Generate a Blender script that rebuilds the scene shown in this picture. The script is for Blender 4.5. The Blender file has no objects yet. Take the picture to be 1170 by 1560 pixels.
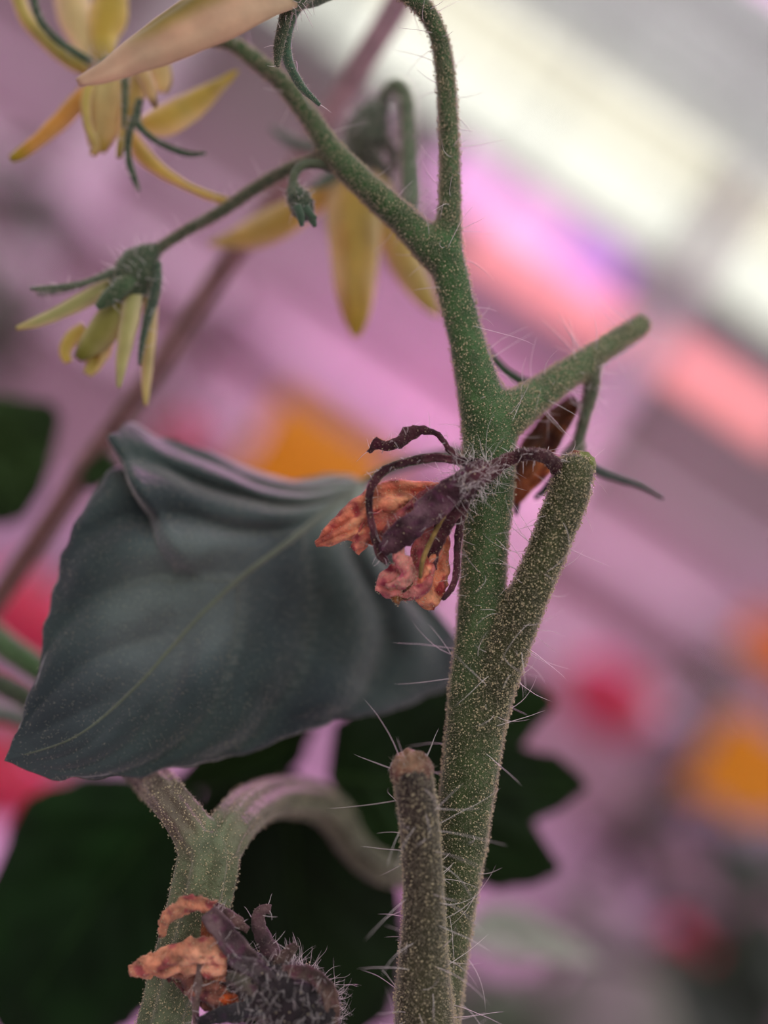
import bpy, math, random
import numpy as np
from mathutils import Vector, Matrix, noise

# ------------------------------------------------------------------ camera, sky, exposure
W, H, F = 1170, 1560, 1607.0          # frame and focal length in pixels
D0 = 1.07                             # focus distance (1 unit = 10 cm)
S_, C_ = math.sin(math.radians(33.4)), math.cos(math.radians(33.4))   # the phone is held rolled
CAM = Vector((0, 0, 13.0))
RT, UP, FW = Vector((C_, 0, S_)), Vector((-S_, 0, C_)), Vector((0, 1, 0))
sc = bpy.context.scene
col = sc.collection

cd = bpy.data.cameras.new('camera'); cam = bpy.data.objects.new('camera', cd); col.objects.link(cam)
cam.matrix_world = Matrix(((RT.x, UP.x, -FW.x, CAM.x), (RT.y, UP.y, -FW.y, CAM.y), (RT.z, UP.z, -FW.z, CAM.z), (0, 0, 0, 1)))
cd.sensor_fit = 'HORIZONTAL'; cd.sensor_width = 36; cd.lens = F / W * 36
cd.clip_start = 0.01; cd.clip_end = 500
cd.dof.use_dof = True; cd.dof.focus_distance = D0 - .022; cd.dof.aperture_fstop = 0.66
sc.camera = cam

wd = bpy.data.worlds.new('overcast_sky'); sc.world = wd; wd.use_nodes = True
nt = wd.node_tree; nt.nodes.clear()
tc = nt.nodes.new('ShaderNodeTexCoord'); sep = nt.nodes.new('ShaderNodeSeparateXYZ')
mr = nt.nodes.new('ShaderNodeMapRange'); mr.inputs[1].default_value = 0; mr.inputs[2].default_value = 1
mr.inputs[3].default_value = 0.50; mr.inputs[4].default_value = 1.30
cm = nt.nodes.new('ShaderNodeMix'); cm.data_type = 'RGBA'
cm.inputs[6].default_value = (1, .93, .80, 1); cm.inputs[7].default_value = (.97, .98, 1, 1)
bg = nt.nodes.new('ShaderNodeBackground'); wo = nt.nodes.new('ShaderNodeOutputWorld')
L = nt.links.new
L(tc.outputs['Generated'], sep.inputs[0]); L(sep.outputs[2], mr.inputs[0]); L(sep.outputs[2], cm.inputs[0])
L(cm.outputs[2], bg.inputs[0]); L(mr.outputs[0], bg.inputs[1]); L(bg.outputs[0], wo.inputs[0])

sc.view_settings.view_transform = 'Standard'; sc.view_settings.look = 'None'
sc.view_settings.exposure = 0.95; sc.view_settings.gamma = 1.0; sc.view_settings.use_curve_mapping = False
sc.cycles.use_denoising = True
sc.cycles.max_bounces = 6; sc.cycles.diffuse_bounces = 3; sc.cycles.transmission_bounces = 4
sc.cycles.sample_clamp_indirect = 4.0
random.seed(7); rng = np.random.default_rng(7)

# ------------------------------------------------------------------ helpers
def lin(c):
    return tuple((x / 255 / 12.92 if x <= 10.3 else ((x / 255 + .055) / 1.055) ** 2.4) for x in c)
def P(x, y, z=0.0):
    """the point seen at photo pixel x, y that lies z behind the focus plane"""
    d = D0 + z
    return CAM + RT * ((x - W / 2) / F * d) + UP * ((H / 2 - y) / F * d) + FW * d
def px(n, z=0.0):
    return n * (D0 + z) / F
def mixc(a, b, t):
    t = max(0.0, min(1.0, t)); return tuple(a[i] + (b[i] - a[i]) * t for i in range(3))
def ss(a, b, t):
    t = max(0.0, min(1.0, (t - a) / (b - a))); return t * t * (3 - 2 * t)
def catmull(pts, n):
    """n samples through rows of numbers, spaced evenly by length"""
    A = np.array(pts, float)
    if len(A) == 2: A = np.array([A[0], (A[0] + A[1]) / 2, A[1]])
    E = np.vstack([2 * A[0] - A[1], A, 2 * A[-1] - A[-2]])
    out = []
    for i in range(1, len(E) - 2):
        p0, p1, p2, p3 = E[i - 1:i + 3]
        for t in np.linspace(0, 1, 16, endpoint=False):
            out.append(.5 * ((2 * p1) + (-p0 + p2) * t + (2 * p0 - 5 * p1 + 4 * p2 - p3) * t * t + (-p0 + 3 * p1 - 3 * p2 + p3) * t ** 3))
    out.append(A[-1]); out = np.array(out)
    q = out[:, :3].copy(); q[:, 2] *= 1000
    s = np.concatenate([[0], np.cumsum(np.linalg.norm(np.diff(q, axis=0), axis=1))])
    return np.array([[np.interp(t, s, out[:, k]) for k in range(out.shape[1])] for t in np.linspace(0, s[-1], n)])
def fast_mesh(name, v, f, cols=None, smooth=True):
    me = bpy.data.meshes.new(name)
    v = np.asarray(v, np.float32)
    if isinstance(f, np.ndarray):
        k = f.shape[1]
        me.vertices.add(len(v)); me.vertices.foreach_set('co', v.ravel())
        me.loops.add(f.size); me.loops.foreach_set('vertex_index', f.astype(np.int32).ravel())
        me.polygons.add(len(f)); me.polygons.foreach_set('loop_start', np.arange(0, f.size, k, dtype=np.int32))
        me.update(calc_edges=True)
    else:
        me.from_pydata([tuple(map(float, p)) for p in v], [], f); me.update()
    me.polygons.foreach_set('use_smooth', [smooth] * len(me.polygons))
    if cols is not None: set_cols(me, cols)
    return me
def set_cols(me, cols):
    c = np.ones((len(me.vertices), 4), np.float32); c[:, :3] = np.asarray(cols, np.float32)
    a = me.color_attributes.new('Col', 'FLOAT_COLOR', 'POINT'); a.data.foreach_set('color', c.ravel())
def obj(name, me, mat, parent=None, label=None, cat=None, group=None, kind=None, base=None):
    """links ONE mesh object; vertices are given in world space and stored relative to the thing's base"""
    o = bpy.data.objects.new(name, me); col.objects.link(o)
    me.materials.clear(); me.materials.append(mat)
    if parent is not None:
        root = parent
        while root.parent: root = root.parent
        b = root.location
    elif base is not None: b = Vector(base)
    else: b = Vector((0, 0, 0))
    if b.length > 0:
        me.transform(Matrix.Translation(-b)); me.update()
    if parent is not None: o.parent = parent
    else: o.location = b
    if label: o['label'] = label
    if cat: o['category'] = cat
    if group: o['group'] = group
    if kind: o['kind'] = kind
    return o
def thing(name, label, cat, loc, group=None):
    o = bpy.data.objects.new(name, None); col.objects.link(o); o.location = loc
    o.empty_display_size = .05
    o['label'] = label; o['category'] = cat
    if group: o['group'] = group
    return o

# ------------------------------------------------------------------ materials
def nodes(name):
    m = bpy.data.materials.new(name); m.use_nodes = True
    t = m.node_tree; b = t.nodes['Principled BSDF']
    return m, t, b, t.nodes['Material Output']
def skin(name, rough=.6, sheen=0., tint=(1, .9, .92), trans=0., tcol=1.0, nscale=60., namt=.35, bump=.0, bscale=200., spec=.3, srough=.45):
    """plant surface: pigment from the colour attribute, varied by object-space noise"""
    m, t, b, out = nodes(name); L = t.links.new
    at = t.nodes.new('ShaderNodeAttribute'); at.attribute_name = 'Col'
    tc = t.nodes.new('ShaderNodeTexCoord')
    n = t.nodes.new('ShaderNodeTexNoise'); n.inputs['Scale'].default_value = nscale; n.inputs['Detail'].default_value = 4
    L(tc.outputs['Object'], n.inputs['Vector'])
    mr = t.nodes.new('ShaderNodeMapRange'); mr.inputs[1].default_value = .3; mr.inputs[2].default_value = .7
    mr.inputs[3].default_value = 1 - namt; mr.inputs[4].default_value = 1 + namt
    L(n.outputs['Fac'], mr.inputs[0])
    mx = t.nodes.new('ShaderNodeVectorMath'); mx.operation = 'SCALE'
    L(at.outputs['Color'], mx.inputs[0]); L(mr.outputs[0], mx.inputs['Scale'])
    L(mx.outputs[0], b.inputs['Base Color'])
    b.inputs['Roughness'].default_value = rough; b.inputs['Specular IOR Level'].default_value = spec
    b.inputs['Sheen Weight'].default_value = sheen; b.inputs['Sheen Roughness'].default_value = srough
    b.inputs['Sheen Tint'].default_value = (*tint, 1)
    if bump:
        n2 = t.nodes.new('ShaderNodeTexNoise'); n2.inputs['Scale'].default_value = bscale; n2.inputs['Detail'].default_value = 3
        L(tc.outputs['Object'], n2.inputs['Vector'])
        bp = t.nodes.new('ShaderNodeBump'); bp.inputs['Strength'].default_value = bump; bp.inputs['Distance'].default_value = .004
        L(n2.outputs['Fac'], bp.inputs['Height']); L(bp.outputs[0], b.inputs['Normal'])
    if trans:
        tr = t.nodes.new('ShaderNodeBsdfTranslucent'); ms = t.nodes.new('ShaderNodeMixShader'); ms.inputs[0].default_value = trans
        sc2 = t.nodes.new('ShaderNodeVectorMath'); sc2.operation = 'SCALE'; sc2.inputs['Scale'].default_value = tcol
        L(mx.outputs[0], sc2.inputs[0]); L(sc2.outputs[0], tr.inputs[0])
        L(b.outputs[0], ms.inputs[1]); L(tr.outputs[0], ms.inputs[2]); L(ms.outputs[0], out.inputs[0])
    return m
def plain(name, c, rough=.6, namt=.12, nscale=1.5, sheen=0, metal=0, trans=0):
    m, t, b, out = nodes(name); L = t.links.new
    tc = t.nodes.new('ShaderNodeTexCoord'); n = t.nodes.new('ShaderNodeTexNoise')
    n.inputs['Scale'].default_value = nscale; n.inputs['Detail'].default_value = 4
    L(tc.outputs['Object'], n.inputs['Vector'])
    r = t.nodes.new('ShaderNodeValToRGB')
    c = lin(c); r.color_ramp.elements[0].position = .3; r.color_ramp.elements[1].position = .7
    r.color_ramp.elements[0].color = (*[x * (1 - namt) for x in c], 1); r.color_ramp.elements[1].color = (*[min(1, x * (1 + namt)) for x in c], 1)
    L(n.outputs['Fac'], r.inputs[0]); L(r.outputs[0], b.inputs['Base Color'])
    b.inputs['Roughness'].default_value = rough; b.inputs['Metallic'].default_value = metal
    if trans:
        tr = t.nodes.new('ShaderNodeBsdfTranslucent'); ms = t.nodes.new('ShaderNodeMixShader'); ms.inputs[0].default_value = trans
        L(r.outputs[0], tr.inputs[0]); L(b.outputs[0], ms.inputs[1]); L(tr.outputs[0], ms.inputs[2]); L(ms.outputs[0], out.inputs[0])
    return m
def glow(name, c, s):
    m, t, b, out = nodes(name)
    b.inputs['Base Color'].default_value = (*lin(c), 1)
    b.inputs['Emission Color'].default_value = (*lin(c), 1); b.inputs['Emission Strength'].default_value = s
    return m
M = {}
M['stem'] = skin('hairy_green_stem', .5, .85, (1, .9, .8), srough=.22, nscale=45, namt=.36, bump=.5, bscale=260)
M['leaf'] = skin('felted_leaf', .7, .8, (.95, .85, .92), trans=.12, nscale=14, namt=.22, bump=.45, bscale=120)
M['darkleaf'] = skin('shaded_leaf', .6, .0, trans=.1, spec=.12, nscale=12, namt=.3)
M['petal'] = skin('soft_petal', .55, .35, (1, .9, .85), trans=.35, nscale=25, namt=.14, bump=.15, bscale=90)
M['dry'] = skin('withered_tissue', .75, .25, (1, .8, .85), trans=.1, nscale=70, namt=.5, bump=.9, bscale=220)
M['sepal'] = skin('hairy_sepal', .6, .4, (.9, .95, .9), nscale=60, namt=.25, bump=.4, bscale=200)
M['far'] = skin('far_foliage', .6, .1, trans=.2, nscale=3, namt=.3)
def hairmat(name, c, trans=.5, rough=.35):
    m, t, b, out = nodes(name)
    b.inputs['Base Color'].default_value = (*lin(c), 1); b.inputs['Roughness'].default_value = rough
    tr = t.nodes.new('ShaderNodeBsdfTranslucent'); tr.inputs[0].default_value = (*lin(c), 1)
    ms = t.nodes.new('ShaderNodeMixShader'); ms.inputs[0].default_value = trans
    t.links.new(b.outputs[0], ms.inputs[1]); t.links.new(tr.outputs[0], ms.inputs[2]); t.links.new(ms.outputs[0], out.inputs[0])
    return m
M['fuzz'] = hairmat('pale_fuzz', (222, 208, 190))
M['hair'] = hairmat('glassy_hair', (255, 246, 248), .45, .25)
M['dot'] = hairmat('gland_heads', (228, 214, 184), .4, .3)
M['wall'] = plain('painted_wall', (150, 134, 138), .7, .10, .12)
M['ceiling'] = plain('shade_screen', (176, 186, 190), .8, .06, .1)
M['floor'] = plain('white_ground_film', (160, 144, 156), .5, .15, .15)
M['frame'] = plain('aluminium_frame', (150, 158, 156), .5, .08, .6)
M['post'] = plain('white_post', (230, 220, 228), .5, .06, .5)
M['card'] = plain('yellow_sticky_card', (236, 158, 28), .4, .06, 2.0, trans=.3)
M['card_magenta_lit'] = plain('magenta_lit_sticky_card', (240, 140, 60), .4, .06, 2.0, trans=.3)  # orange is magenta light put into the card's colour
M['tomato'] = plain('ripe_tomato', (192, 24, 70), .3, .1, 2.0)  # red shifted to crimson: pink lamp light mixed into the colour
M['clip'] = plain('grey_metal', (120, 120, 125), .4, .1, 3.0)
M['housing'] = plain('lamp_housing', (190, 185, 195), .4, .05, 1.0)
M['led'] = glow('purple_led_diffuser', (230, 172, 224), .58)
M['led_violet'] = glow('violet_led_diffuser', (190, 136, 218), .52)
M['led_red'] = glow('red_led_diffuser', (238, 156, 148), .42)

# ------------------------------------------------------------------ shape builders
def frames(pts):
    n = len(pts); T = []
    for i in range(n):
        t = pts[min(i + 1, n - 1)] - pts[max(i - 1, 0)]; T.append(t.normalized())
    N = [FW.cross(T[0]).normalized() if abs(FW.dot(T[0])) < .95 else UP.cross(T[0]).normalized()]
    for i in range(1, n):
        v = N[-1] - T[i] * N[-1].dot(T[i]); N.append(v.normalized())
    return T, N
def tube(path, n=24, sides=14, ridges=0, ramp=0.0, wob=0.0, seed=0, flat=1.0, col=None, caps=(1, 1)):
    """path rows (x, y, z, radius px) -> verts, faces, cols, centre line"""
    A = catmull(path, n)
    pts = [P(a[0], a[1], a[2]) for a in A]; rad = [px(a[3], a[2]) for a in A]
    T, N = frames(pts); V = []; Fc = []; Cc = []
    for i in range(n):
        B = T[i].cross(N[i])
        for k in range(sides):
            a = 2 * math.pi * k / sides
            r = rad[i] * (1 + ramp * math.cos(ridges * a))
            d = N[i] * math.cos(a) + B * (math.sin(a) * flat)
            p = pts[i] + d * r
            if wob: p += d.normalized() * rad[i] * wob * noise.noise(p * (1.2 / max(rad[i], 1e-4)) + Vector((seed * 3.1, 0, 0)))
            V.append(p)
            if col: Cc.append(lin(col(i / (n - 1), a)))
    for i in range(n - 1):
        for k in range(sides):
            k2 = (k + 1) % sides
            Fc.append((i * sides + k, i * sides + k2, (i + 1) * sides + k2, (i + 1) * sides + k))
    for e, (idx, sg) in enumerate(((0, -1), (n - 1, 1))):
        c = len(V); V.append(pts[idx] + T[idx] * (sg * rad[idx] * (.55 if caps[e] else 0.0)))
        if col: Cc.append(lin(col(idx / (n - 1), 0)))
        if caps[e]:                                    # rounded end: one more ring
            r0 = len(V)
            B = T[idx].cross(N[idx])
            for k in range(sides):
                a = 2 * math.pi * k / sides
                V.append(pts[idx] + (N[idx] * math.cos(a) + B * math.sin(a) * flat) * rad[idx] * .72 + T[idx] * (sg * rad[idx] * .38))
                if col: Cc.append(lin(col(idx / (n - 1), a)))
            for k in range(sides):
                k2 = (k + 1) % sides
                q = (idx * sides + k, idx * sides + k2, r0 + k2, r0 + k)
                Fc.append(q if sg > 0 else q[::-1])
                q = (r0 + k, r0 + k2, c); Fc.append(q if sg > 0 else q[::-1])
        else:
            for k in range(sides):
                k2 = (k + 1) % sides
                q = (idx * sides + k, idx * sides + k2, c); Fc.append(q if sg > 0 else q[::-1])
    return V, Fc, Cc, [(p, r) for p, r in zip(pts, rad)]
def tube_obj(name, path, mat, parent, colf, **kw):
    ex = {k: kw.pop(k) for k in ('label', 'cat', 'group', 'kind', 'base') if k in kw}
    V, Fc, Cc, _ = tube(path, col=colf, **kw)
    return obj(name, fast_mesh(name, V, Fc, Cc), mat, parent, **ex)
def thicken(grid, cols, nu, nv, th):
    """grid[i][k] sheet -> closed thin solid"""
    G = np.array([[tuple(p) for p in row] for row in grid])
    du = np.gradient(G, axis=1); dv = np.gradient(G, axis=0)
    N = np.cross(du, dv); N /= np.linalg.norm(N, axis=2, keepdims=True) + 1e-12
    t = th if np.ndim(th) else np.full((nv, nu), th)
    A = G + N * t[..., None] / 2; B = G - N * t[..., None] / 2
    V = np.concatenate([A.reshape(-1, 3), B.reshape(-1, 3)]); o = nu * nv; f = []
    for i in range(nv - 1):
        for k in range(nu - 1):
            a, b, c, d = i * nu + k, i * nu + k + 1, (i + 1) * nu + k + 1, (i + 1) * nu + k
            f.append((a, b, c, d)); f.append((o + d, o + c, o + b, o + a))
    rim = [(0, k) for k in range(nu)] + [(i, nu - 1) for i in range(1, nv)] + [(nv - 1, k) for k in range(nu - 2, -1, -1)] + [(i, 0) for i in range(nv - 2, 0, -1)]
    for j in range(len(rim)):
        a = rim[j][0] * nu + rim[j][1]; q = rim[(j + 1) % len(rim)]; b = q[0] * nu + q[1]
        f.append((b, a, o + a, o + b))
    C2 = np.array(cols).reshape(-1, 3); C2 = np.concatenate([C2, C2])
    return V, f, C2
def sheet(path, n=26, nu=11, cup=0.0, roll=0.0, twist=0.0, crumple=0.0, cfreq=3.0, fold=0.0, nfold=2, seed=0, th=1.6, colf=None, edge=0.0):
    """strip along rows (x, y, z, width px): petals and sepals. cup bends it across, roll turns it about its length"""
    A = catmull(path, n); pts = [P(a[0], a[1], a[2]) for a in A]; T, _ = frames(pts)
    grid = []; cols = []; off = Vector((seed * 7.3, seed * 1.7, 0)); maxw = max(a[3] for a in A)
    for i in range(n):
        v = i / (n - 1); w = px(A[i][3], A[i][2]) / 2
        side = T[i].cross(FW)
        if side.length < 1e-3: side = RT.copy()
        side.normalize(); up = side.cross(T[i]).normalized()
        an = roll + twist * v; ca, sa = math.cos(an), math.sin(an)
        side, up = side * ca + up * sa, up * ca - side * sa
        row = []; rc = []
        for k in range(nu):
            u = 2 * k / (nu - 1) - 1
            if abs(cup) > 1e-3:
                th_ = u * cup; s = math.sin(th_) / cup; h = (1 - math.cos(th_)) / cup
            else: s, h = u, 0
            p = pts[i] + side * (w * s) + up * (w * h)
            q = p * (cfreq / px(maxw)) + off
            if fold: p += up * (w * fold * math.sin(nfold * math.pi * u + 2.2 * noise.noise(Vector((v * 3, seed * 5, 0)))))
            if crumple: p += (up * (noise.noise(q) + .55 * noise.noise(q * 2.7 + Vector((1, 2, 3))) + .35 * abs(noise.noise(q * 1.5 + Vector((5, 0, 1))))) + side * (.6 * noise.noise(q + Vector((9, 4, 2)))) + T[i] * (.4 * noise.noise(q + Vector((3, 8, 5))))) * px(maxw) * crumple
            if edge: p += (side * u + T[i]) * (abs(u) ** 4) * px(maxw) * edge * noise.noise(q * 2.3)
            row.append(p); rc.append(lin(colf(u, v, p)))
        grid.append(row); cols.append(rc)
    return thicken(grid, cols, nu, n, px(th))
def sheet_obj(name, path, mat, parent, colf, label=None, cat=None, group=None, kind=None, **kw):
    V, f, C = sheet(path, colf=colf, **kw)
    return obj(name, fast_mesh(name, V, f, C), mat, parent, label, cat, group, kind)
def blade(mid, left, right, n=60, nh=18, quilt=.01, veins=5.5, bulge=.0, rough=.004, th=2.0, colf=None, seed=0, slant=.35, nf=9.0):
    """leaf blade between a midrib and two edges, all rows (x, y, z) from base to tip"""
    Mi, Le, Ri = catmull(mid, n), catmull(left, n), catmull(right, n)
    nu = 2 * nh + 1; grid = []; cols = []
    for i in range(n):
        v = i / (n - 1); row = []; rc = []
        m, l, r = P(*Mi[i][:3]), P(*Le[i][:3]), P(*Ri[i][:3])
        for k in range(nu):
            u = k / nh - 1; e = l if u < 0 else r; t = abs(u)
            p = m.lerp(e, t)
            env = min(1, t * 5) * min(1, (1 - t) * 4 + .25) * min(1, v * 6 + .2) * min(1, max(0, (1 - v) * 2.2 - .12))
            q = abs(math.sin(math.pi * veins * (v - slant * t)))
            p = p - FW * (quilt * (q - .5) * env + bulge * 4 * t * (1 - t) * env)
            p = p - FW * rough * noise.noise(p * nf + Vector((seed, 0, 0))) * 2.2
            if t > .93: p = p + (e - m).normalized() * rough * 1.1 * noise.noise(p * 40)
            row.append(p); rc.append(lin(colf(u, v, p)))
        grid.append(row); cols.append(rc)
    V, f, C = thicken(grid, cols, nu, n, px(th))
    return V, f, C, grid

# scatter on a mesh surface
def surf(me, n, seed=0):
    r = np.random.default_rng(seed)
    me.calc_loop_triangles()
    nv, nt_ = len(me.vertices), len(me.loop_triangles)
    co = np.empty(nv * 3, np.float32); me.vertices.foreach_get('co', co); co = co.reshape(-1, 3).astype(float)
    no = np.empty(nv * 3, np.float32); me.vertices.foreach_get('normal', no); no = no.reshape(-1, 3).astype(float)
    tr = np.empty(nt_ * 3, np.int32); me.loop_triangles.foreach_get('vertices', tr); tr = tr.reshape(-1, 3)
    a, b, c = co[tr[:, 0]], co[tr[:, 1]], co[tr[:, 2]]
    ar = np.linalg.norm(np.cross(b - a, c - a), axis=1); ar /= ar.sum()
    i = r.choice(nt_, n, p=ar); s, t = r.random(n), r.random(n); fl = s + t > 1; s[fl] = 1 - s[fl]; t[fl] = 1 - t[fl]
    p = a[i] + (b[i] - a[i]) * s[:, None] + (c[i] - a[i]) * t[:, None]
    nn = no[tr[i, 0]] * (1 - s - t)[:, None] + no[tr[i, 1]] * s[:, None] + no[tr[i, 2]] * t[:, None]
    return p, nn / (np.linalg.norm(nn, axis=1, keepdims=True) + 1e-9), r
def hairs(p, n, r, lo, hi, rad, seg=1, bend=.5, tilt=.35, curl=0.0):
    """tapered three-sided hairs, lengths and radius in px -> verts, tris"""
    N = len(p); ln = px(1) * (lo + (hi - lo) * r.random(N) ** 1.15)
    d = n + tilt * r.normal(size=(N, 3)); d /= np.linalg.norm(d, axis=1, keepdims=True)
    bd = r.normal(size=(N, 3)); bd -= d * (bd * d).sum(1, keepdims=True); bd /= np.linalg.norm(bd, axis=1, keepdims=True) + 1e-9
    sd = np.cross(d, bd); V = []; rr = px(rad)
    ba = bend * (.3 + r.random(N)); cu = curl * r.random(N)
    pos = p - n * px(.6); dr = d.copy()
    for k in range(seg + 1):
        t = k / seg
        w = rr * (1 - .7 * t)
        if k:
            dr = dr + bd * (ba / seg)[:, None] + sd * (cu * np.sin(2.5 * t + 1))[:, None] / seg + curl * .5 * r.normal(size=(N, 3)) / seg
            dr /= np.linalg.norm(dr, axis=1, keepdims=True)
            pos = pos + dr * (ln / seg)[:, None]
        if k < seg:
            for a in (0, 2.094, 4.189): V.append(pos + (bd * math.cos(a) + sd * math.sin(a)) * w)
        else: V.append(pos)
    m = 3 * seg + 1; V = np.stack(V, 1).reshape(-1, 3); f = []
    for k in range(seg - 1):
        for a in range(3):
            b = (a + 1) % 3; f += [(3 * k + a, 3 * k + b, 3 * k + 3 + b), (3 * k + a, 3 * k + 3 + b, 3 * k + 3 + a)]
    k = seg - 1
    for a in range(3): f.append((3 * k + a, 3 * k + (a + 1) % 3, 3 * seg))
    f = np.array(f); f = (f[None] + (np.arange(N) * m)[:, None, None]).reshape(-1, 3)
    return V, f
def heads(p, n, r, h0, h1, rad):
    N = len(p); c = p + n * (px(1) * (h0 + (h1 - h0) * r.random(N)))[:, None]
    s = px(rad) * (.6 + .7 * r.random(N))
    ax = np.array([(1, 0, 0), (-1, 0, 0), (0, 1, 0), (0, -1, 0), (0, 0, 1), (0, 0, -1)], float)
    V = (c[:, None, :] + ax[None] * s[:, None, None]).reshape(-1, 3)
    f = np.array([(0, 2, 4), (2, 1, 4), (1, 3, 4), (3, 0, 4), (2, 0, 5), (1, 2, 5), (3, 1, 5), (0, 3, 5)])
    return V, (f[None] + (np.arange(N) * 6)[:, None, None]).reshape(-1, 3)
def coat(part, fz=0, gl=0, lh=0, seed=1, flen=(3, 7), hl=(25, 80), hr=.75, curl=.25, bend=.6, grad=1.3, keep=None, hmat='hair'):
    """hair cover of one part, as its own 'stuff' pieces under that part"""
    root = part
    while root.parent: root = root.parent
    off = np.array(root.location); me = part.data
    def put(name, VF, mat, label):
        if len(VF[0]): obj(name, fast_mesh(name, VF[0] + off, VF[1]), mat, part, label, kind='stuff')
    if fz:
        p, n, r = surf(me, fz, seed); put('fuzz', hairs(p, n, r, *flen, .34, 1, tilt=.5), M['fuzz'], 'short pale fuzz')
    if gl:
        p, n, r = surf(me, gl, seed + 1); put('gland_hair', heads(p, n, r, .5, 4.5, grad), M['dot'], 'golden bead-like gland tips')
    if lh:
        p, n, r = surf(me, lh, seed + 2); put('long_hair', hairs(p, n, r, *hl, hr, 7, bend=bend, tilt=.45, curl=curl), M[hmat], 'long pale wispy hairs')

# ------------------------------------------------------------------ the greenhouse
def wpt(x, y, d):                      # world x, z of a photo pixel at distance d along the view
    p = CAM + RT * ((x - W / 2) / F * d) + UP * ((H / 2 - y) / F * d)
    return p.x, p.z
def boxv(x0, x1, y0, y1, z0, z1, bev=0):
    v = [(x, y, z) for x in (x0, x1) for y in (y0, y1) for z in (z0, z1)]
    f = [(0, 1, 3, 2), (4, 6, 7, 5), (0, 4, 5, 1), (2, 3, 7, 6), (0, 2, 6, 4), (1, 5, 7, 3)]
    return v, f
def box(name, b, mat, parent=None, **kw):
    v, f = boxv(*b); return obj(name, fast_mesh(name, v, f, smooth=False), mat, parent, **kw)
YW = 60.0
def zt(t): return 13 + t * YW          # height on the far wall for a view slope t
def xt(t): return t * YW
box('floor', (-75, 75, -22, 62, -.5, 0), M['floor'], kind='structure')
box('wall_far', (-75, 75, YW, YW + 1, 0, zt(.335)), M['wall'], kind='structure')
box('wall_left', (-76, -75, -22, 62, 0, 7), M['wall'], kind='structure')
box('wall_right', (75, 76, -22, 62, 0, 7), M['wall'], kind='structure')
box('wall_back', (-75, 75, -22.5, -22, 0, 14), plain('dim_rear_wall', (128, 130, 122)), kind='structure')
def screen():
    m, t, b, out = nodes('woven_shade_screen'); L = t.links.new
    b.inputs['Base Color'].default_value = (*lin((176, 186, 190)), 1); b.inputs['Roughness'].default_value = .8
    tr = t.nodes.new('ShaderNodeBsdfTransparent'); tr.inputs[0].default_value = (.95, .98, 1, 1)
    tc = t.nodes.new('ShaderNodeTexCoord'); n = t.nodes.new('ShaderNodeTexNoise'); n.inputs['Scale'].default_value = .08
    mp = t.nodes.new('ShaderNodeMapRange'); mp.inputs[3].default_value = .28; mp.inputs[4].default_value = .46
    ms = t.nodes.new('ShaderNodeMixShader'); L(tc.outputs['Object'], n.inputs[0]); L(n.outputs['Fac'], mp.inputs[0]); L(mp.outputs[0], ms.inputs[0])
    L(b.outputs[0], ms.inputs[1]); L(tr.outputs[0], ms.inputs[2]); L(ms.outputs[0], out.inputs[0]); return m
MS_ = screen()
me = fast_mesh('ceiling', [(-75, -22, zt(.468)), (75, -22, zt(.468)), (75, 62, zt(.468)), (-75, 62, zt(.468))], [(0, 1, 2, 3)], smooth=False)
obj('ceiling', me, MS_, kind='structure')
# window strip under the roof: frame pieces and panes
def glass():
    m, t, b, out = nodes('greenhouse_glass'); L = t.links.new
    tr = t.nodes.new('ShaderNodeBsdfTransparent'); tr.inputs[0].default_value = (.93, .95, .93, 1)
    gl = t.nodes.new('ShaderNodeBsdfGlossy'); gl.inputs['Roughness'].default_value = .05
    ms = t.nodes.new('ShaderNodeMixShader'); ms.inputs[0].default_value = .05
    L(tr.outputs[0], ms.inputs[1]); L(gl.outputs[0], ms.inputs[2]); L(ms.outputs[0], out.inputs[0]); return m
def film():
    m, t, b, out = nodes('hazy_upper_glass'); L = t.links.new
    tr = t.nodes.new('ShaderNodeBsdfTransparent'); tr.inputs[0].default_value = (.84, .83, .77, 1)
    L(tr.outputs[0], out.inputs[0]); return m
MG, MF = glass(), film()
vx = [-1.25, -.95, -.65, -.31, .105, .40, .70, .98, 1.25]
for i in range(8):
    w = bpy.data.objects.new('window_%d' % (i + 1), None); col.objects.link(w); w['kind'] = 'structure'
    x0, x1 = xt(vx[i]), xt(vx[i + 1])
    box('window_pane', (x0 + .6, x1 - .6, YW + .4, YW + .45, zt(.35), zt(.408)), MG, w)
    box('window_pane', (x0 + .6, x1 - .6, YW + .4, YW + .45, zt(.412), zt(.468)), MF, w)
    box('window_frame', (x0 - .6, x0 + .6, YW + .1, YW + .8, zt(.335), zt(.468)), M['frame'], w)
    box('window_bar', (x0 + .6, x1 - .6, YW + .2, YW + .7, zt(.408), zt(.412)), M['frame'], w)
    box('window_sill', (x0 - .6, x1 - .6, YW - .4, YW + 1, zt(.325), zt(.347)), M['frame'], w)
# glazed long sides
for n_, sx in ((9, -75.5), (10, 75.5)):
    w = bpy.data.objects.new('window_%d' % n_, None); col.objects.link(w); w['kind'] = 'structure'
    for i in range(6):
        y0 = -22 + i * 14
        box('window_pane', (sx - .05, sx + .05, y0 + .4, y0 + 13.6, 7.4, zt(.468)), MG, w)
        box('window_frame', (sx - .4, sx + .4, y0 - .4, y0 + .4, 7, zt(.468)), M['frame'], w)
    box('window_sill', (sx - .5, sx + .5, -22, 62, 6.9, 7.4), M['frame'], w)
w = bpy.data.objects.new('window_11', None); col.objects.link(w); w['kind'] = 'structure'
for i in range(8):
    x0 = -75 + i * 18.75
    box('window_pane', (x0 + .4, x0 + 18.35, -22.3, -22.2, 14.4, zt(.468)), MG, w)
    box('window_frame', (x0 - .4, x0 + .4, -22.6, -21.9, 14, zt(.468)), M['frame'], w)
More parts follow.
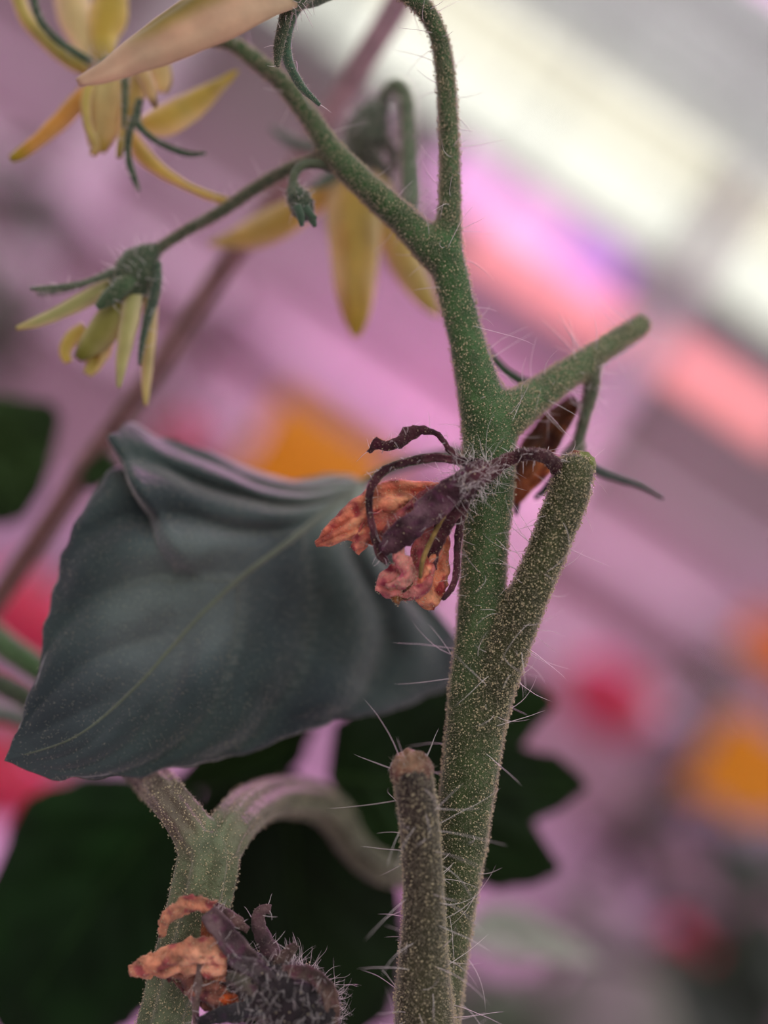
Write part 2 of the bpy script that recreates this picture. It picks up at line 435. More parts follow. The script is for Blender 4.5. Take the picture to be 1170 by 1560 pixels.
box('window_sill', (-75, 75, -22.7, -21.8, 14, 14.4), M['frame'], w)
# roof beams seen in the grey shade screen
for i, t in enumerate((.50, .56, .64)):
    y = (zt(.468) - 13 - .8) / t
    box('trim_%d' % (i + 1), (-75, 75, y - .5, y + .5, zt(.468) - .8, zt(.468)), M['frame'], kind='structure')
# wall rails and posts
k = 4
for (t0, t1, d) in ((.075, .098, 1.2), (.15, .16, .8), (-.02, .0, 1.0)):
    box('trim_%d' % k, (-75, 75, YW - d, YW, zt(t0), zt(t1)), M['post'], kind='structure'); k += 1
for (x, w_) in ((-.395, .028), (.112, .026), (.62, .026), (-.85, .026)):
    box('trim_%d' % k, (xt(x - w_ / 2), xt(x + w_ / 2), YW - 3.2, YW - 1.4, 0, zt(.44)), M['post'], kind='structure'); k += 1
# plant benches with white film along the floor
for (y, h, d) in ((46, 5.5, 4), (33, 3.2, 4)):
    box('trim_%d' % k, (-60, 60, y, y + d, 0, h), M['floor'], kind='structure'); k += 1

# LED grow lamps hung in front of the wall: housing, diffuser, hangers; each carries its own light
def lamp(name, x0, x1, y, z, h, dep, mat, lightcol, power, label, segs=None):
    b = Vector(((x0 + x1) / 2, y, z))
    t = thing(name, label, 'grow light', b, 'grow lights hung along the window wall')
    box('housing', (x0 - .3, x1 + .3, y - .1, y + dep, z + h, z + h + .35), M['housing'], t)
    n = segs or 3; w = (x1 - x0) / n
    for i in range(n):
        box('diffuser', (x0 + i * w + .08, x0 + (i + 1) * w - .08, y, y + dep - .1, z, z + h), mat[i % len(mat)], t)
    for sx in (x0 + .6, x1 - .6):
        box('hanger', (sx - .05, sx + .05, y + dep / 2 - .05, y + dep / 2 + .05, z + h + .35, zt(.468)), M['clip'], t)
    ld = bpy.data.lights.new(name + '_glow', 'AREA'); ld.shape = 'RECTANGLE'; ld.size = x1 - x0; ld.size_y = dep
    ld.color = lightcol; ld.energy = power
    lo = bpy.data.objects.new('lamp_light', ld); col.objects.link(lo); lo.parent = t; lo.location = (0, dep / 2, -.05)
    return t
yl = 50.0
def zl(t): return 13 + t * yl
PK = (1, .27, .82); RD = (1, .36, .36)
lamp('grow_lamp', -.135 * yl, .068 * yl, yl, zl(.29), 1.75, 1.6, [M['led'], M['led'], M['led_violet']], PK, 900, 'purple-glowing lamp bar below the window strip, ending in violet')
lamp('grow_lamp', -1.0 * yl, -.56 * yl, yl, zl(.29), 1.4, 1.6, [M['led']], PK, 450, 'long pink lamp bar hung at the far end beyond the mauve stem', 6)
lamp('grow_lamp', .50 * yl, .95 * yl, yl, zl(.29), 1.4, 1.6, [M['led']], PK, 1000, 'long pink lamp bar hung beyond the sticky cards', 6)
lamp('grow_lamp', -.075 * yl, .088 * yl, yl - 4, zl(.232), 1.35, 1.2, [M['led_red']], RD, 200, 'coral-red lamp bar beneath the purple one')
lamp('grow_lamp', .128 * yl, .26 * yl, yl - 4, zl(.24), 1.35, 1.2, [M['led_red']], RD, 200, 'coral-red lamp bar beside the lilac post')
lamp('grow_lamp', -12, 12, 26, 30, .6, 1.6, [M['led']], PK, 5500, 'pink lamp bar hung high over the nearer benches', 4)

# ------------------------------------------------------------------ things out of focus between wall and plant
def card(x, y, d, w, h, mat, label):
    cx, cz = wpt(x, y, d); b = Vector((cx, d, cz))      # x, y is the card's upper left corner
    t = thing('sticky_trap', label, 'sticky trap', b, 'sticky cards hung among the far plants')
    n = 9; grid = [[(cx + w * k / 6, d + .03 * math.sin(3 * k / 6 + i / 3), cz - h * i / (n - 1)) for k in range(7)] for i in range(n)]
    V, f, C = thicken(grid, [[(1, 1, 1)] * 7] * n, 7, n, .02)
    obj('sticky_card', fast_mesh('sticky_card', V, f, C), mat, t)
    box('hanging_wire', (cx + w / 2 - .01, cx + w / 2 + .01, d - .01, d + .01, cz - .05, cz + 7), M['clip'], t)
card(437, 590, 8.2, 1.05, 2.2, M['card'], 'yellow sticky card behind the top edge of the felted leaf')
card(1118, 1078, 8.0, 1.1, .75, M['card'], 'amber sticky card hanging beyond the lobed dark leaf')
card(1152, 925, 10.5, .9, .45, M['card_magenta_lit'], 'small card, orange from painted-in magenta light, hung higher than the amber one')
def tomato(x, y, d, r, label, sq=.86):
    cx, cz = wpt(x, y, d); b = Vector((cx, d, cz)); t = thing('tomato', label, 'tomato', b, 'ripe tomatoes far behind')
    V = []; f = []; nr, ns = 12, 20
    for i in range(nr + 1):
        th = math.pi * i / nr
        for k in range(ns):
            a = 2 * math.pi * k / ns; rr = r * math.sin(th) * (1 + .04 * math.cos(5 * a) * math.sin(th))
            z = r * sq * math.cos(th) * (1 - .25 * math.exp(-((th) / .4) ** 2))
            V.append((cx + rr * math.cos(a), d + rr * math.sin(a), cz + z))
    for i in range(nr):
        for k in range(ns): f.append((i * ns + k, (i + 1) * ns + k, (i + 1) * ns + (k + 1) % ns, i * ns + (k + 1) % ns))
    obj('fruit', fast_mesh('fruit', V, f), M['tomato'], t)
    V = []; f = []
    for i in range(7):
        for k in range(6): V.append((cx + r * .9 + .02 * math.cos(k * 1.0472) + .02 * math.sin(i), d + r * .9 + .02 * math.sin(k * 1.0472), (cz + r * 1.5) * i / 6))
    for i in range(6):
        for k in range(6): f.append((i * 6 + k, i * 6 + (k + 1) % 6, (i + 1) * 6 + (k + 1) % 6, (i + 1) * 6 + k))
    o = len(V)
    for i in range(5):
        q = i / 4
        for k in range(6): V.append((cx + r * .9 * q + .015 * math.cos(k * 1.0472), d + r * .9 * q, cz + r * (.62 + .88 * q) + .015 * math.sin(k * 1.0472)))
    for i in range(4):
        for k in range(6): f.append((o + i * 6 + k, o + i * 6 + (k + 1) % 6, o + (i + 1) * 6 + (k + 1) % 6, o + (i + 1) * 6 + k))
    obj('vine', fast_mesh('vine', V, f, [lin((96, 100, 72))] * len(V)), M['far'], t)
    V = []; f = []
    for k in range(6):
        a = k * math.pi / 3; o = len(V); c, s = math.cos(a), math.sin(a)
        for (q, w_, h) in ((0, .06, .70), (.35, .1, .84), (.8, .0, .62)):
            for sg in (-1, 1): V.append((cx + r * (q * c - sg * w_ * s), d + r * (q * s + sg * w_ * c), cz + r * h))
        f += [(o, o + 1, o + 3, o + 2), (o + 2, o + 3, o + 5, o + 4)]
    me = fast_mesh('calyx', V, f, [lin((70, 95, 60))] * len(V)); obj('calyx', me, M['far'], t)
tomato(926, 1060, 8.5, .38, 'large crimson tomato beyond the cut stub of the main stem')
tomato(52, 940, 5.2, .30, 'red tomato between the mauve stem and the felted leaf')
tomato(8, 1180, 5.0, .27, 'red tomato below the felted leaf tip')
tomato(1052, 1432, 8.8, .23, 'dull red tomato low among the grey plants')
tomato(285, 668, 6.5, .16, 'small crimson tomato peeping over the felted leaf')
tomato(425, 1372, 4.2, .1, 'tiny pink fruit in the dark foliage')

def far_plant(x, y, d, ht, sp, nl, c, label, lf=1.0, seed=0):
    cx, cz = wpt(x, y, d); r = random.Random(seed)
    t = thing('tomato_plant', label, 'plant', Vector((cx, d, 0)), 'plants far behind the flowering stem')
    V = []; f = []
    for i in range(9):
        q = i / 8
        for k in range(6):
            a = k * math.pi / 3; V.append((cx + .06 * math.cos(a) + .1 * math.sin(3 * q), d + .06 * math.sin(a), (cz + .6 * ht) * q))
    for i in range(8):
        for k in range(6): f.append((i * 6 + k, i * 6 + (k + 1) % 6, (i + 1) * 6 + (k + 1) % 6, (i + 1) * 6 + k))
    obj('stem', fast_mesh('stem', V, f, [lin((90, 100, 70))] * len(V)), M['far'], t)
    for j in range(nl):
        h = cz + (r.random() - .5) * ht * 1.2; a = r.random() * 6.28; rad = sp * (.2 + .8 * r.random()); ln = lf * (.5 + .5 * r.random())
        V = []; f = []; cc = []
        dx, dy = math.cos(a), math.sin(a); dr = -.5 + r.random() * .7
        for m in range(5):                                # compound leaf: five leaflets
            off = (m // 2) * ln * .45 + .1; sgn = (-1, 1)[m % 2] if m < 4 else 0
            lx, ly = dx * .5 - sgn * dy, dy * .5 + sgn * dx
            if m == 4: lx, ly = dx, dy
            o = len(V); n = 6; wl = ln * .28
            for i in range(n):
                q = i / (n - 1); wv = wl * math.sin(math.pi * min(1, q * .93 + .07)) ** .8
                bx = cx + dx * (off + rad * .3) + lx * q * ln * .6; by = d + dy * (off + rad * .3) + ly * q * ln * .6
                bz = h + dr * (off + q * ln * .5) - .35 * q * q * ln
                for s in (-1, 0, 1): V.append((bx - ly * s * wv, by + lx * s * wv, bz - (.12 * ln if s else 0) + .02 * r.random())); cc.append(lin(mixc(c, (c[0] + 18, c[1] + 14, c[2] + 14), r.random())))
            for i in range(n - 1):
                for s in (0, 1): q = o + i * 3 + s; f.append((q, q + 1, q + 4, q + 3))
        obj('leaf', fast_mesh('leaf', V, f, cc), M['far'], t)
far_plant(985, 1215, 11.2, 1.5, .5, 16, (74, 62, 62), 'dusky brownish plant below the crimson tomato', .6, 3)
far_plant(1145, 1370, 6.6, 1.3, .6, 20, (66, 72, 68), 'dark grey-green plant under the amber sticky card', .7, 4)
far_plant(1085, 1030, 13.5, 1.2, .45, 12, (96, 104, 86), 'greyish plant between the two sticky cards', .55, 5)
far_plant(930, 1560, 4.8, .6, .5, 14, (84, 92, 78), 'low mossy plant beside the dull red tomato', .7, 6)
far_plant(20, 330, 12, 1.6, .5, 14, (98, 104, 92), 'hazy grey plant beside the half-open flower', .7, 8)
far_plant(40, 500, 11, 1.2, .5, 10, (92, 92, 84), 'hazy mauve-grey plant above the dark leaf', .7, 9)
far_plant(300, 520, 14, 1.5, .6, 12, (120, 92, 102), 'faint plant beyond the mauve stem, rosy lamp light painted in', .7, 10)  # rosy leaf colour imitates the light of the pink lamps

#FOREGROUND
# ------------------------------------------------------------------ the flowering truss (in focus)
GREEN, OLIVE, BROWN = (62, 92, 62), (74, 84, 56), (78, 62, 56)
truss = thing('flowering_tomato_stem', 'hairy green tomato stem with cut stubs, yellow flowers and a withered flower', 'plant stem', P(655, 1600, .02))
def gcol(a, b): return lambda v, an: mixc(a, b, v)
branches = {
 'main_stem': ([(652, 1620, .02, 46), (656, 1560, .02, 44), (668, 1480, .02, 42), (684, 1400, .015, 38), (700, 1300, .01, 39), (712, 1207, .005, 42), (722, 1125, 0, 44),
                (727, 1050, 0, 43), (731, 980, .005, 38), (735, 900, .008, 36), (740, 820, .008, 36), (744, 760, .008, 38), (745, 700, .01, 41), (742, 640, .01, 40), (727, 580, .012, 33), (712, 520, .015, 28), (697, 460, .02, 27), (684, 405, .02, 27), (680, 370, .02, 24)],
               (70, 72, 46), (64, 98, 56)),
 'arching_branch': ([(682, 400, .02, 24), (684, 350, .02, 20), (686, 290, .02, 17), (684, 200, .02, 16), (678, 110, .015, 15.5), (668, 55, .01, 15), (648, 15, 0, 15), (615, -12, -.01, 14), (560, -28, -.02, 13), (505, -25, -.02, 11), (462, -12, -.02, 9)],
               (62, 94, 54), (62, 92, 56)),
 'side_branch': ([(680, 405, 0.02, 25), (655, 380, 0.02, 25), (622, 342, 0.023, 24), (575, 299, 0.0308, 22), (530, 257, 0.0403, 21), (500, 222, 0.0483, 18), (474, 182, 0.0577, 16.5), (434, 130, 0.0693, 15), (388, 91, 0.082, 14), (347, 64, 0.0888, 12), (290, 62, 0.105, 9), (230, 80, 0.115, 8), (195, 98, 0.12, 8)],
               (60, 92, 50), (46, 84, 42)),
 'flower_stalk': ([(520, 252, 0.044, 16), (488, 244, 0.0618, 11), (455, 250, 0.0717, 10), (420, 268, 0.077, 11), (380, 293, 0.083, 11), (335, 323, 0.0848, 10.5), (290, 348, 0.082, 10), (250, 373, 0.077, 10), (228, 390, 0.074, 11)],
               (62, 80, 56), (48, 68, 46)),
 'stub': ([(742, 650, 0.0125, 38), (780, 628, 0.015, 33), (812, 606, 0.025, 27), (850, 580, 0.0375, 24), (900, 545, 0.0562, 20), (945, 515, 0.075, 18), (980, 493, 0.0875, 17)],
               (66, 98, 58), (78, 102, 68)),
 'cut_stub': ([(724, 1110, 0, 44), (740, 1060, -.005, 41), (765, 1005, -.012, 35), (799, 922, -.018, 31), (834, 838, -.02, 30), (862, 765, -.02, 31.5), (876, 718, -.02, 30), (880, 706, -.02, 27)],
               (54, 54, 32), (62, 68, 36)),
 'snapped_stub': ([(652, 1620, 0.0, 48), (646, 1540, -0.016, 45), (645, 1470, -0.028, 39), (646, 1390, -0.036, 33), (643, 1310, -0.044, 31), (637, 1240, -0.048, 31), (630, 1190, -0.052, 31), (626, 1172, -0.0528, 30)],
               (72, 72, 48), (46, 34, 34)),
 'looped_stalk': ([(650, 372, 0.03, 18), (630, 335, 0.096, 17), (626, 270, 0.144, 16), (624, 200, 0.176, 15), (619, 150, 0.192, 14), (606, 128, 0.2, 13), (590, 140, 0.208, 12), (578, 165, 0.216, 12)],
               (80, 98, 74), (92, 104, 82)),
 'back_stalk': ([(905, 556, .05, 12), (902, 590, .06, 13), (892, 630, .065, 11), (882, 668, .07, 10), (878, 690, .07, 11)],
               (92, 104, 84), (74, 88, 70)),
}
def blend(brs, voxel, ridges=0, ramp=0.):
    V = []; Fc = []; lines = {}
    for nm, (path, c0, c1) in brs.items():
        v, f, _, ln = tube(path, n=70, sides=64 if ridges else 28, wob=.05, seed=len(V), ridges=ridges, ramp=ramp)
        o = len(V); V += v; Fc += [tuple(i + o for i in q) for q in f]
        lines[nm] = (np.array([tuple(p) for p, r in ln]), np.array([r for p, r in ln]), np.array(lin(c0)), np.array(lin(c1)))
    me = fast_mesh('blend', V, Fc); o = bpy.data.objects.new('blend', me); col.objects.link(o)
    m = o.modifiers.new('r', 'REMESH'); m.mode = 'VOXEL'; m.voxel_size = voxel
    s = o.modifiers.new('s', 'SMOOTH'); s.factor = .5; s.iterations = 3 if ridges else 14
    dg = bpy.context.evaluated_depsgraph_get(); me2 = bpy.data.meshes.new_from_object(o.evaluated_get(dg))
    bpy.data.objects.remove(o)
    n = len(me2.vertices); co = np.empty(n * 3, np.float32); me2.vertices.foreach_get('co', co); co = co.reshape(-1, 3).astype(float)
    no = np.empty(n * 3, np.float32); me2.vertices.foreach_get('normal', no); no = no.reshape(-1, 3)
    names = list(lines); best = np.full(n, 1e9); bi = np.zeros(n, int); csum = np.zeros((n, 3)); wsum = np.zeros((n, 1))
    for j, nm in enumerate(names):
        pts, rad, c0, c1 = lines[nm]
        dd = np.linalg.norm(co[:, None, :] - pts[None], axis=2); i = (dd / rad[None]).argmin(1)
        q = dd[np.arange(n), i] / rad[i]
        t = (i / (len(pts) - 1))[:, None]; c = c0 + (c1 - c0) * t
        w = (1 / np.maximum(q, .3) ** 8)[:, None]; csum += c * w; wsum += w
        b = q < best; best[b] = q[b]; bi[b] = j
    cols = csum / wsum
    polys = np.empty(len(me2.polygons) * 4, np.int32)
    tot = np.empty(len(me2.polygons), np.int32); me2.polygons.foreach_get('loop_total', tot)
    ps = [tuple(p.vertices) for p in me2.polygons]
    out = {}
    own = [np.bincount(bi[list(p)], minlength=len(names)).argmax() for p in ps]
    for j, nm in enumerate(names):
        fs = [p for p, w in zip(ps, own) if w == j]
        if not fs: continue
        ids = np.unique(np.concatenate([np.array(p) for p in fs])); mp = {int(a): b for b, a in enumerate(ids)}
        me = fast_mesh(nm, co[ids], [tuple(mp[i] for i in p) for p in fs], cols[ids])
        me.normals_split_custom_set_from_vertices([tuple(x) for x in no[ids]])
        out[nm] = me
    return out
tm = blend(branches, .0042)
tp = {}
for nm, me in tm.items(): tp[nm] = obj(nm, me, M['stem'], truss)
coat(tp['main_stem'], 36000, 6500, 95, 11, hr=.6, hl=(40, 110), bend=.9, curl=.5)
coat(tp['arching_branch'], 18000, 1500, 45, 12, hr=.6, hl=(30, 85), bend=.9, curl=.5)
coat(tp['side_branch'], 19000, 1200, 22, 13, hr=.6, hl=(25, 70))
coat(tp['flower_stalk'], 9000, 0, 25, 14, hr=.55, hl=(20, 45))
coat(tp['stub'], 15000, 1800, 50, 15, hr=.6, hl=(35, 90))
coat(tp['cut_stub'], 15000, 2800, 70, 16, hr=.6, hl=(35, 95), bend=1.2, curl=.6)
coat(tp['snapped_stub'], 15000, 1600, 80, 17, hr=.6, hl=(40, 115), bend=.8, curl=.5)
coat(tp['looped_stalk'], 4000, 0, 60, 18, hl=(15, 45))
coat(tp['back_stalk'], 2500, 0, 40, 19, hl=(15, 40))

# cut faces of the two stubs
def cutcap(nm, parent, c, r, nrm, colf, seed, flat=.9, dome=.35, jag=.22):
    n = nrm.normalized(); a = n.cross(FW).normalized(); b = n.cross(a); V = []; f = []; cc = []
    R, S = 7, 26
    for i in range(R + 1):
        q = i / R
        for k in range(S):
            an = 2 * math.pi * k / S
            rr = r * q * (1 + .12 * noise.noise(Vector((math.cos(an) * 2, math.sin(an) * 2, seed))))
            h = r * dome * (1 - q * q) + r * jag * noise.noise(Vector((math.cos(an) * q * 3, math.sin(an) * q * 3, seed + 4)))
            if i == R: h -= r * .4
            p = c + a * rr * math.cos(an) + b * rr * math.sin(an) * flat + n * h
            V.append(p); cc.append(lin(colf(q, an)))
    for i in range(R):
        for k in range(S): f.append((i * S + k, i * S + (k + 1) % S, (i + 1) * S + (k + 1) % S, (i + 1) * S + k))
    return obj(nm, fast_mesh(nm, V, f, cc), M['dry'], parent)
cp = cutcap('cut_face', tp['cut_stub'], P(882, 702, -.02), px(27), P(884, 650, -.05) - P(880, 702, -.02), lambda q, a: mixc((120, 62, 50), (122, 128, 70), ss(.5, 1, q) if math.cos(a) > -.3 else 1), 3)
cp['label'] = 'brown scarred cut face'
cp = cutcap('snapped_end', tp['snapped_stub'], P(625, 1166, -.053), px(33), P(612, 1110, -.072) - P(626, 1170, -.053), lambda q, a: mixc((150, 112, 92), (104, 66, 60), ss(.6, 1, q)), 8, dome=.55, jag=.45)
cp['label'] = 'fuzzy tan snapped end'
coat(cp, 900, 0, 40, 21, flen=(6, 16), hl=(15, 35))

# ---- the withered flower held against the stem
PUR, MAUVE, ORG, PINK = (84, 38, 50), (112, 74, 88), (240, 160, 124), (236, 158, 152)
def dcol(a, b, sc=30., amt=1.0, s=0):
    k = (b[0] * .82, b[1] * .6, b[2] * .8)
    return lambda u, v, p: mixc(mixc(a, b, .5 + amt * noise.noise(Vector(p) * sc + Vector((s, 0, 0)))), k, ss(.12, .5, noise.noise(Vector(p) * sc * 3.1 + Vector((0, s, 0)))))
wf = tube_obj('withered_flower', [(756, 716, -0.033, 12), (738, 720, -0.0355, 17), (718, 728, -0.037, 20), (700, 742, -0.038, 17), (688, 752, -0.038, 12)], M['dry'], truss,
              lambda v, a: mixc(PUR, MAUVE, v * .6), n=18, sides=16, wob=.35, seed=4, label='purple-brown withered flower')
ped = tube_obj('pedicel', [(848, 712, -0.025, 12), (838, 700, -0.035, 11), (815, 692, -0.045, 10), (790, 694, -0.033, 10), (765, 705, -0.033, 11), (742, 718, -0.034, 13)], M['dry'], wf,
               lambda v, a: mixc((70, 36, 44), PUR, v), n=26, sides=12, wob=.25, seed=5)
coat(ped, 500, 0, 30, 22, flen=(3, 6), hl=(10, 25))
swf = [
 [(718, 712, -0.0355, 12), (690, 690, -0.038, 10), (668, 664, -0.038, 8), (645, 655, -0.038, 13), (624, 662, -0.038, 26), (608, 676, -0.038, 24), (590, 682, -0.0355, 20), (574, 680, -0.033, 22), (563, 690, -0.033, 8)],
 [(735, 706, -0.038, 12), (700, 702, -0.043, 12), (660, 697, -0.0455, 13), (620, 704, -0.047, 12), (585, 717, -0.048, 12), (566, 742, -0.048, 13), (562, 775, -0.048, 11), (569, 812, -0.048, 12), (578, 845, -0.0455, 16), (590, 858, -0.043, 10)],
 [(738, 710, -0.043, 30), (705, 735, -0.048, 40), (670, 760, -0.0505, 46), (635, 792, -0.0505, 46), (605, 818, -0.049, 38), (583, 842, -0.048, 16)],
 [(728, 732, -0.038, 18), (705, 765, -0.041, 26), (685, 790, -0.041, 30), (668, 820, -0.039, 26), (660, 850, -0.037, 16), (662, 868, -0.0355, 6)],
 [(720, 738, -0.033, 12), (710, 765, -0.0355, 13), (702, 800, -0.0355, 15), (698, 840, -0.0355, 13), (696, 875, -0.0355, 13), (688, 898, -0.0355, 11), (674, 914, -0.0355, 6)],
]
for i, pth in enumerate(swf):
    s_ = sheet_obj('sepal', pth, M['dry'], wf, dcol((58, 28, 38), (118, 84, 98) if i == 2 else (98, 52, 62), 45, 1.1, i), n=44, nu=9, cup=(1.0, 1.0, .7, .7, 1.1)[i] * (1, -1, -1, -1, 1)[i],
                   crumple=.12, cfreq=1.6, seed=i + 1, twist=(1.6, .5, .2, -.2, .4)[i], roll=(-.6, 0, .1, -.2, .3)[i], th=3.0, edge=.15)
    coat(s_, 250, 60, 26, 30 + i, flen=(2, 5), hl=(10, 34), curl=1.2, grad=.9, hr=.5)
pwf = [
 ([(676, 752, -0.033, 37.5), (640, 758, -0.0355, 62), (600, 774, -0.038, 84), (560, 792, -0.038, 80), (525, 809, -.038, 44), (500, 821, -.038, 24), (482, 830, -.038, 10)], 0, 3, .0, ORG, (196, 96, 78)),
 ([(660, 770, -0.0305, 37.5), (620, 785, -0.033, 50), (585, 805, -0.0355, 57.5), (558, 822, -0.0355, 52.5), (540, 838, -0.0355, 25)], .5, 2, .3, (228, 140, 116), (184, 88, 84)),
 ([(690, 742, -0.0405, 22.5), (660, 756, -0.043, 30), (625, 782, -0.044, 30), (595, 808, -0.044, 22.5), (585, 822, -0.043, 12.5)], .3, 1, .2, (176, 92, 92), (128, 58, 70)),
 ([(660, 800, -0.033, 27.5), (650, 835, -0.0355, 45), (640, 865, -0.038, 55), (622, 885, -0.039, 60), (598, 892, -0.039, 55), (576, 888, -0.038, 32.5)], -.3, 2, .4, PINK, (200, 104, 104)),
 ([(672, 800, -0.0305, 25), (668, 835, -0.032, 42.5), (658, 865, -0.033, 60), (652, 890, -0.034, 67.5), (660, 908, -0.034, 55), (672, 920, -0.033, 27.5)], .4, 2, -.3, ORG, (206, 108, 84)),
 ([(612, 830, -0.043, 15), (608, 848, -0.0455, 22.5), (620, 862, -0.048, 25), (622, 880, -0.048, 30), (606, 892, -0.047, 25), (590, 896, -0.0455, 15)], .2, 1, .6, (236, 160, 152), (206, 118, 116)),
 ([(640, 870, -0.0355, 17.5), (625, 895, -0.038, 27.5), (608, 908, -0.038, 25), (602, 918, -0.038, 10)], 0, 2, .3, (150, 96, 52), (96, 58, 40)),
]
for i, (pth, rl, nf, tw, a, b) in enumerate(pwf):
    s_ = sheet_obj('petal', pth, M['dry'], wf, dcol(a, b, 34, 1.3, i + 20), n=40, nu=25, fold=.16, nfold=nf, crumple=.17, cfreq=1.7, seed=i + 30, roll=rl, twist=tw, th=2.6, edge=.1, cup=.5, label='crumpled salmon-orange petal')
    coat(s_, 500, 200, 0, 50 + i, flen=(2, 5), grad=.8)
coat(wf, 200, 60, 190, 41, hl=(26, 62), curl=2.2, bend=1.6, hr=.55)
tube_obj('style', [(690, 760, -0.038, 5), (668, 800, -0.043, 4), (645, 850, -0.044, 4), (640, 880, -0.043, 3)], M['dry'], wf, lambda v, a: (150, 120, 70), n=14, sides=8)

# ---- living flowers
CREAM, YEL, OLV, PALE = (226, 196, 158), (196, 166, 44), (150, 138, 44), (214, 200, 140)
def pcol(mid, rim, tip, pw=1.6, s=0):
    def f(u, v, p):
        mid_ = mixc(mid, (222, 208, 152), .4)
        c = mixc(mid_, mixc(rim, (246, 226, 190), .6), ss(.1, .95, abs(u) + .25 * noise.noise(Vector(p) * 22)))
        return mixc(c, tip, ss(.75, 1, v))
    return f
def flower(name, hub, label, hc, petals, sepals, others=(), coatn=(600, 40)):
    fl = tube_obj(name, hub, M['sepal'], truss, lambda v, a: hc, n=14, sides=14, wob=.15, seed=3, label=label)
    for i, (pth, kw, cf) in enumerate(petals):
        a = dict(n=30, nu=13, crumple=.05, cfreq=1.2, seed=i + 60, th=2.4, cup=.8); a.update(kw)
        sheet_obj('petal', pth, M['petal'], fl, cf, **a)
    for i, (pth, kw, cf) in enumerate(sepals):
        a = dict(n=30, nu=7, crumple=.08, cfreq=1.2, seed=i + 80, th=2.4, cup=.9); a.update(kw)
        s_ = sheet_obj('sepal', pth, M['sepal'], fl, cf, **a)
        coat(s_, 700, 0, 16, 90 + i, flen=(3, 7), hl=(10, 26))
    for (nm, pth, cf) in others: tube_obj(nm, pth, M['petal'], fl, cf, n=18, sides=12)
    coat(fl, coatn[0], 0, coatn[1], 99, hl=(12, 34))
    return fl
G1, G2 = (40, 66, 44), (78, 98, 78)
gs = lambda a=G1, b=G2: (lambda u, v, p: mixc(a, b, abs(u)))
# flower hanging below the tip of the side branch
flower('flower', [(200, 96, 0.12, 10), (185, 102, 0.121, 20), (172, 112, 0.121, 26), (160, 125, 0.121, 20)], 'open yellow flower partly hidden by a cream petal', (70, 84, 52), [
 ([(150, 118, 0.115, 30), (118, 150, 0.105, 38), (85, 185, 0.1, 34), (55, 212, 0.095, 26), (30, 232, 0.095, 22), (15, 242, 0.095, 12)], dict(cup=1.2), pcol((206, 124, 20), (190, 120, 30), (176, 158, 40))),
 ([(165, 110, 0.1, 50), (155, 150, 0.095, 72), (155, 185, 0.095, 62), (150, 212, 0.097, 44), (148, 232, 0.1, 22)], dict(cup=.9, fold=.12), pcol((206, 184, 120), (204, 174, 80), (190, 168, 70))),
 ([(140, 120, 0.085, 16), (130, 150, 0.083, 18), (133, 190, 0.083, 14), (145, 222, 0.085, 16), (140, 236, 0.085, 12)], dict(cup=1.2), pcol((200, 178, 70), (220, 190, 120), (216, 184, 120))),
 ([(208, 100, 0.085, 22), (206, 140, 0.085, 30), (195, 180, 0.085, 22), (184, 215, 0.085, 14), (180, 240, 0.085, 8)], dict(cup=1.0), pcol((206, 184, 90), (198, 176, 100), (170, 150, 70))),
 ([(205, 90, 0.07, 26), (218, 115, 0.07, 28), (228, 140, 0.073, 20), (236, 164, 0.075, 6)], dict(cup=1.1), pcol((214, 176, 120), (190, 156, 100), (130, 100, 76))),
 ([(238, 90, 0.115, 40), (246, 120, 0.115, 30), (245, 140, 0.115, 16)], dict(), pcol((230, 206, 140), (226, 200, 130), (226, 200, 140))),
 ([(215, 190, 0.115, 30), (248, 180, 0.12, 60), (285, 158, 0.125, 56), (320, 136, 0.13, 34), (345, 120, 0.135, 18), (362, 108, 0.135, 4)], dict(cup=.7, roll=.2), pcol(YEL, (222, 196, 120), (200, 178, 70))),
 ([(196, 200, 0.105, 24), (212, 228, 0.105, 36), (240, 255, 0.105, 26), (280, 280, 0.105, 16), (320, 298, 0.105, 16), (352, 306, 0.105, 14), (378, 304, 0.105, 6)], dict(cup=1.4), pcol((212, 186, 70), (226, 196, 110), (196, 160, 40))),
 ([(24, -12, 0.105, 26), (38, 25, 0.105, 28), (70, 62, 0.11, 28), (105, 90, 0.115, 30), (135, 105, 0.117, 26)], dict(cup=1.3), pcol((176, 164, 60), (214, 190, 110), (210, 190, 100))),
 ([(105, -14, 0.145, 60), (112, 20, 0.145, 58), (130, 60, 0.14, 50), (150, 95, 0.135, 34)], dict(), pcol((214, 200, 150), (220, 206, 168), (220, 206, 168))),
 ([(168, -14, 0.13, 56), (162, 20, 0.13, 66), (156, 50, 0.13, 50), (160, 90, 0.125, 26)], dict(), pcol((188, 162, 36), (190, 164, 44), (190, 164, 44))),
], [
 ([(212, 150, 0.085, 12), (208, 185, 0.075, 12), (225, 205, 0.075, 10), (252, 222, 0.075, 9), (285, 234, 0.075, 10), (314, 234, 0.075, 4)], {}, gs()),
 ([(205, 175, 0.075, 10), (196, 205, 0.07, 11), (195, 240, 0.07, 10), (203, 268, 0.07, 10), (212, 291, 0.07, 4)], {}, gs()),
 ([(190, 118, 0.075, 12), (190, 160, 0.073, 10), (188, 195, 0.073, 4)], {}, gs((60, 84, 54), (90, 104, 70))),
 ([(48, -14, 0.085, 12), (58, 25, 0.085, 12), (82, 56, 0.09, 12), (112, 78, 0.095, 13), (140, 95, 0.1, 12)], {}, gs()),
])
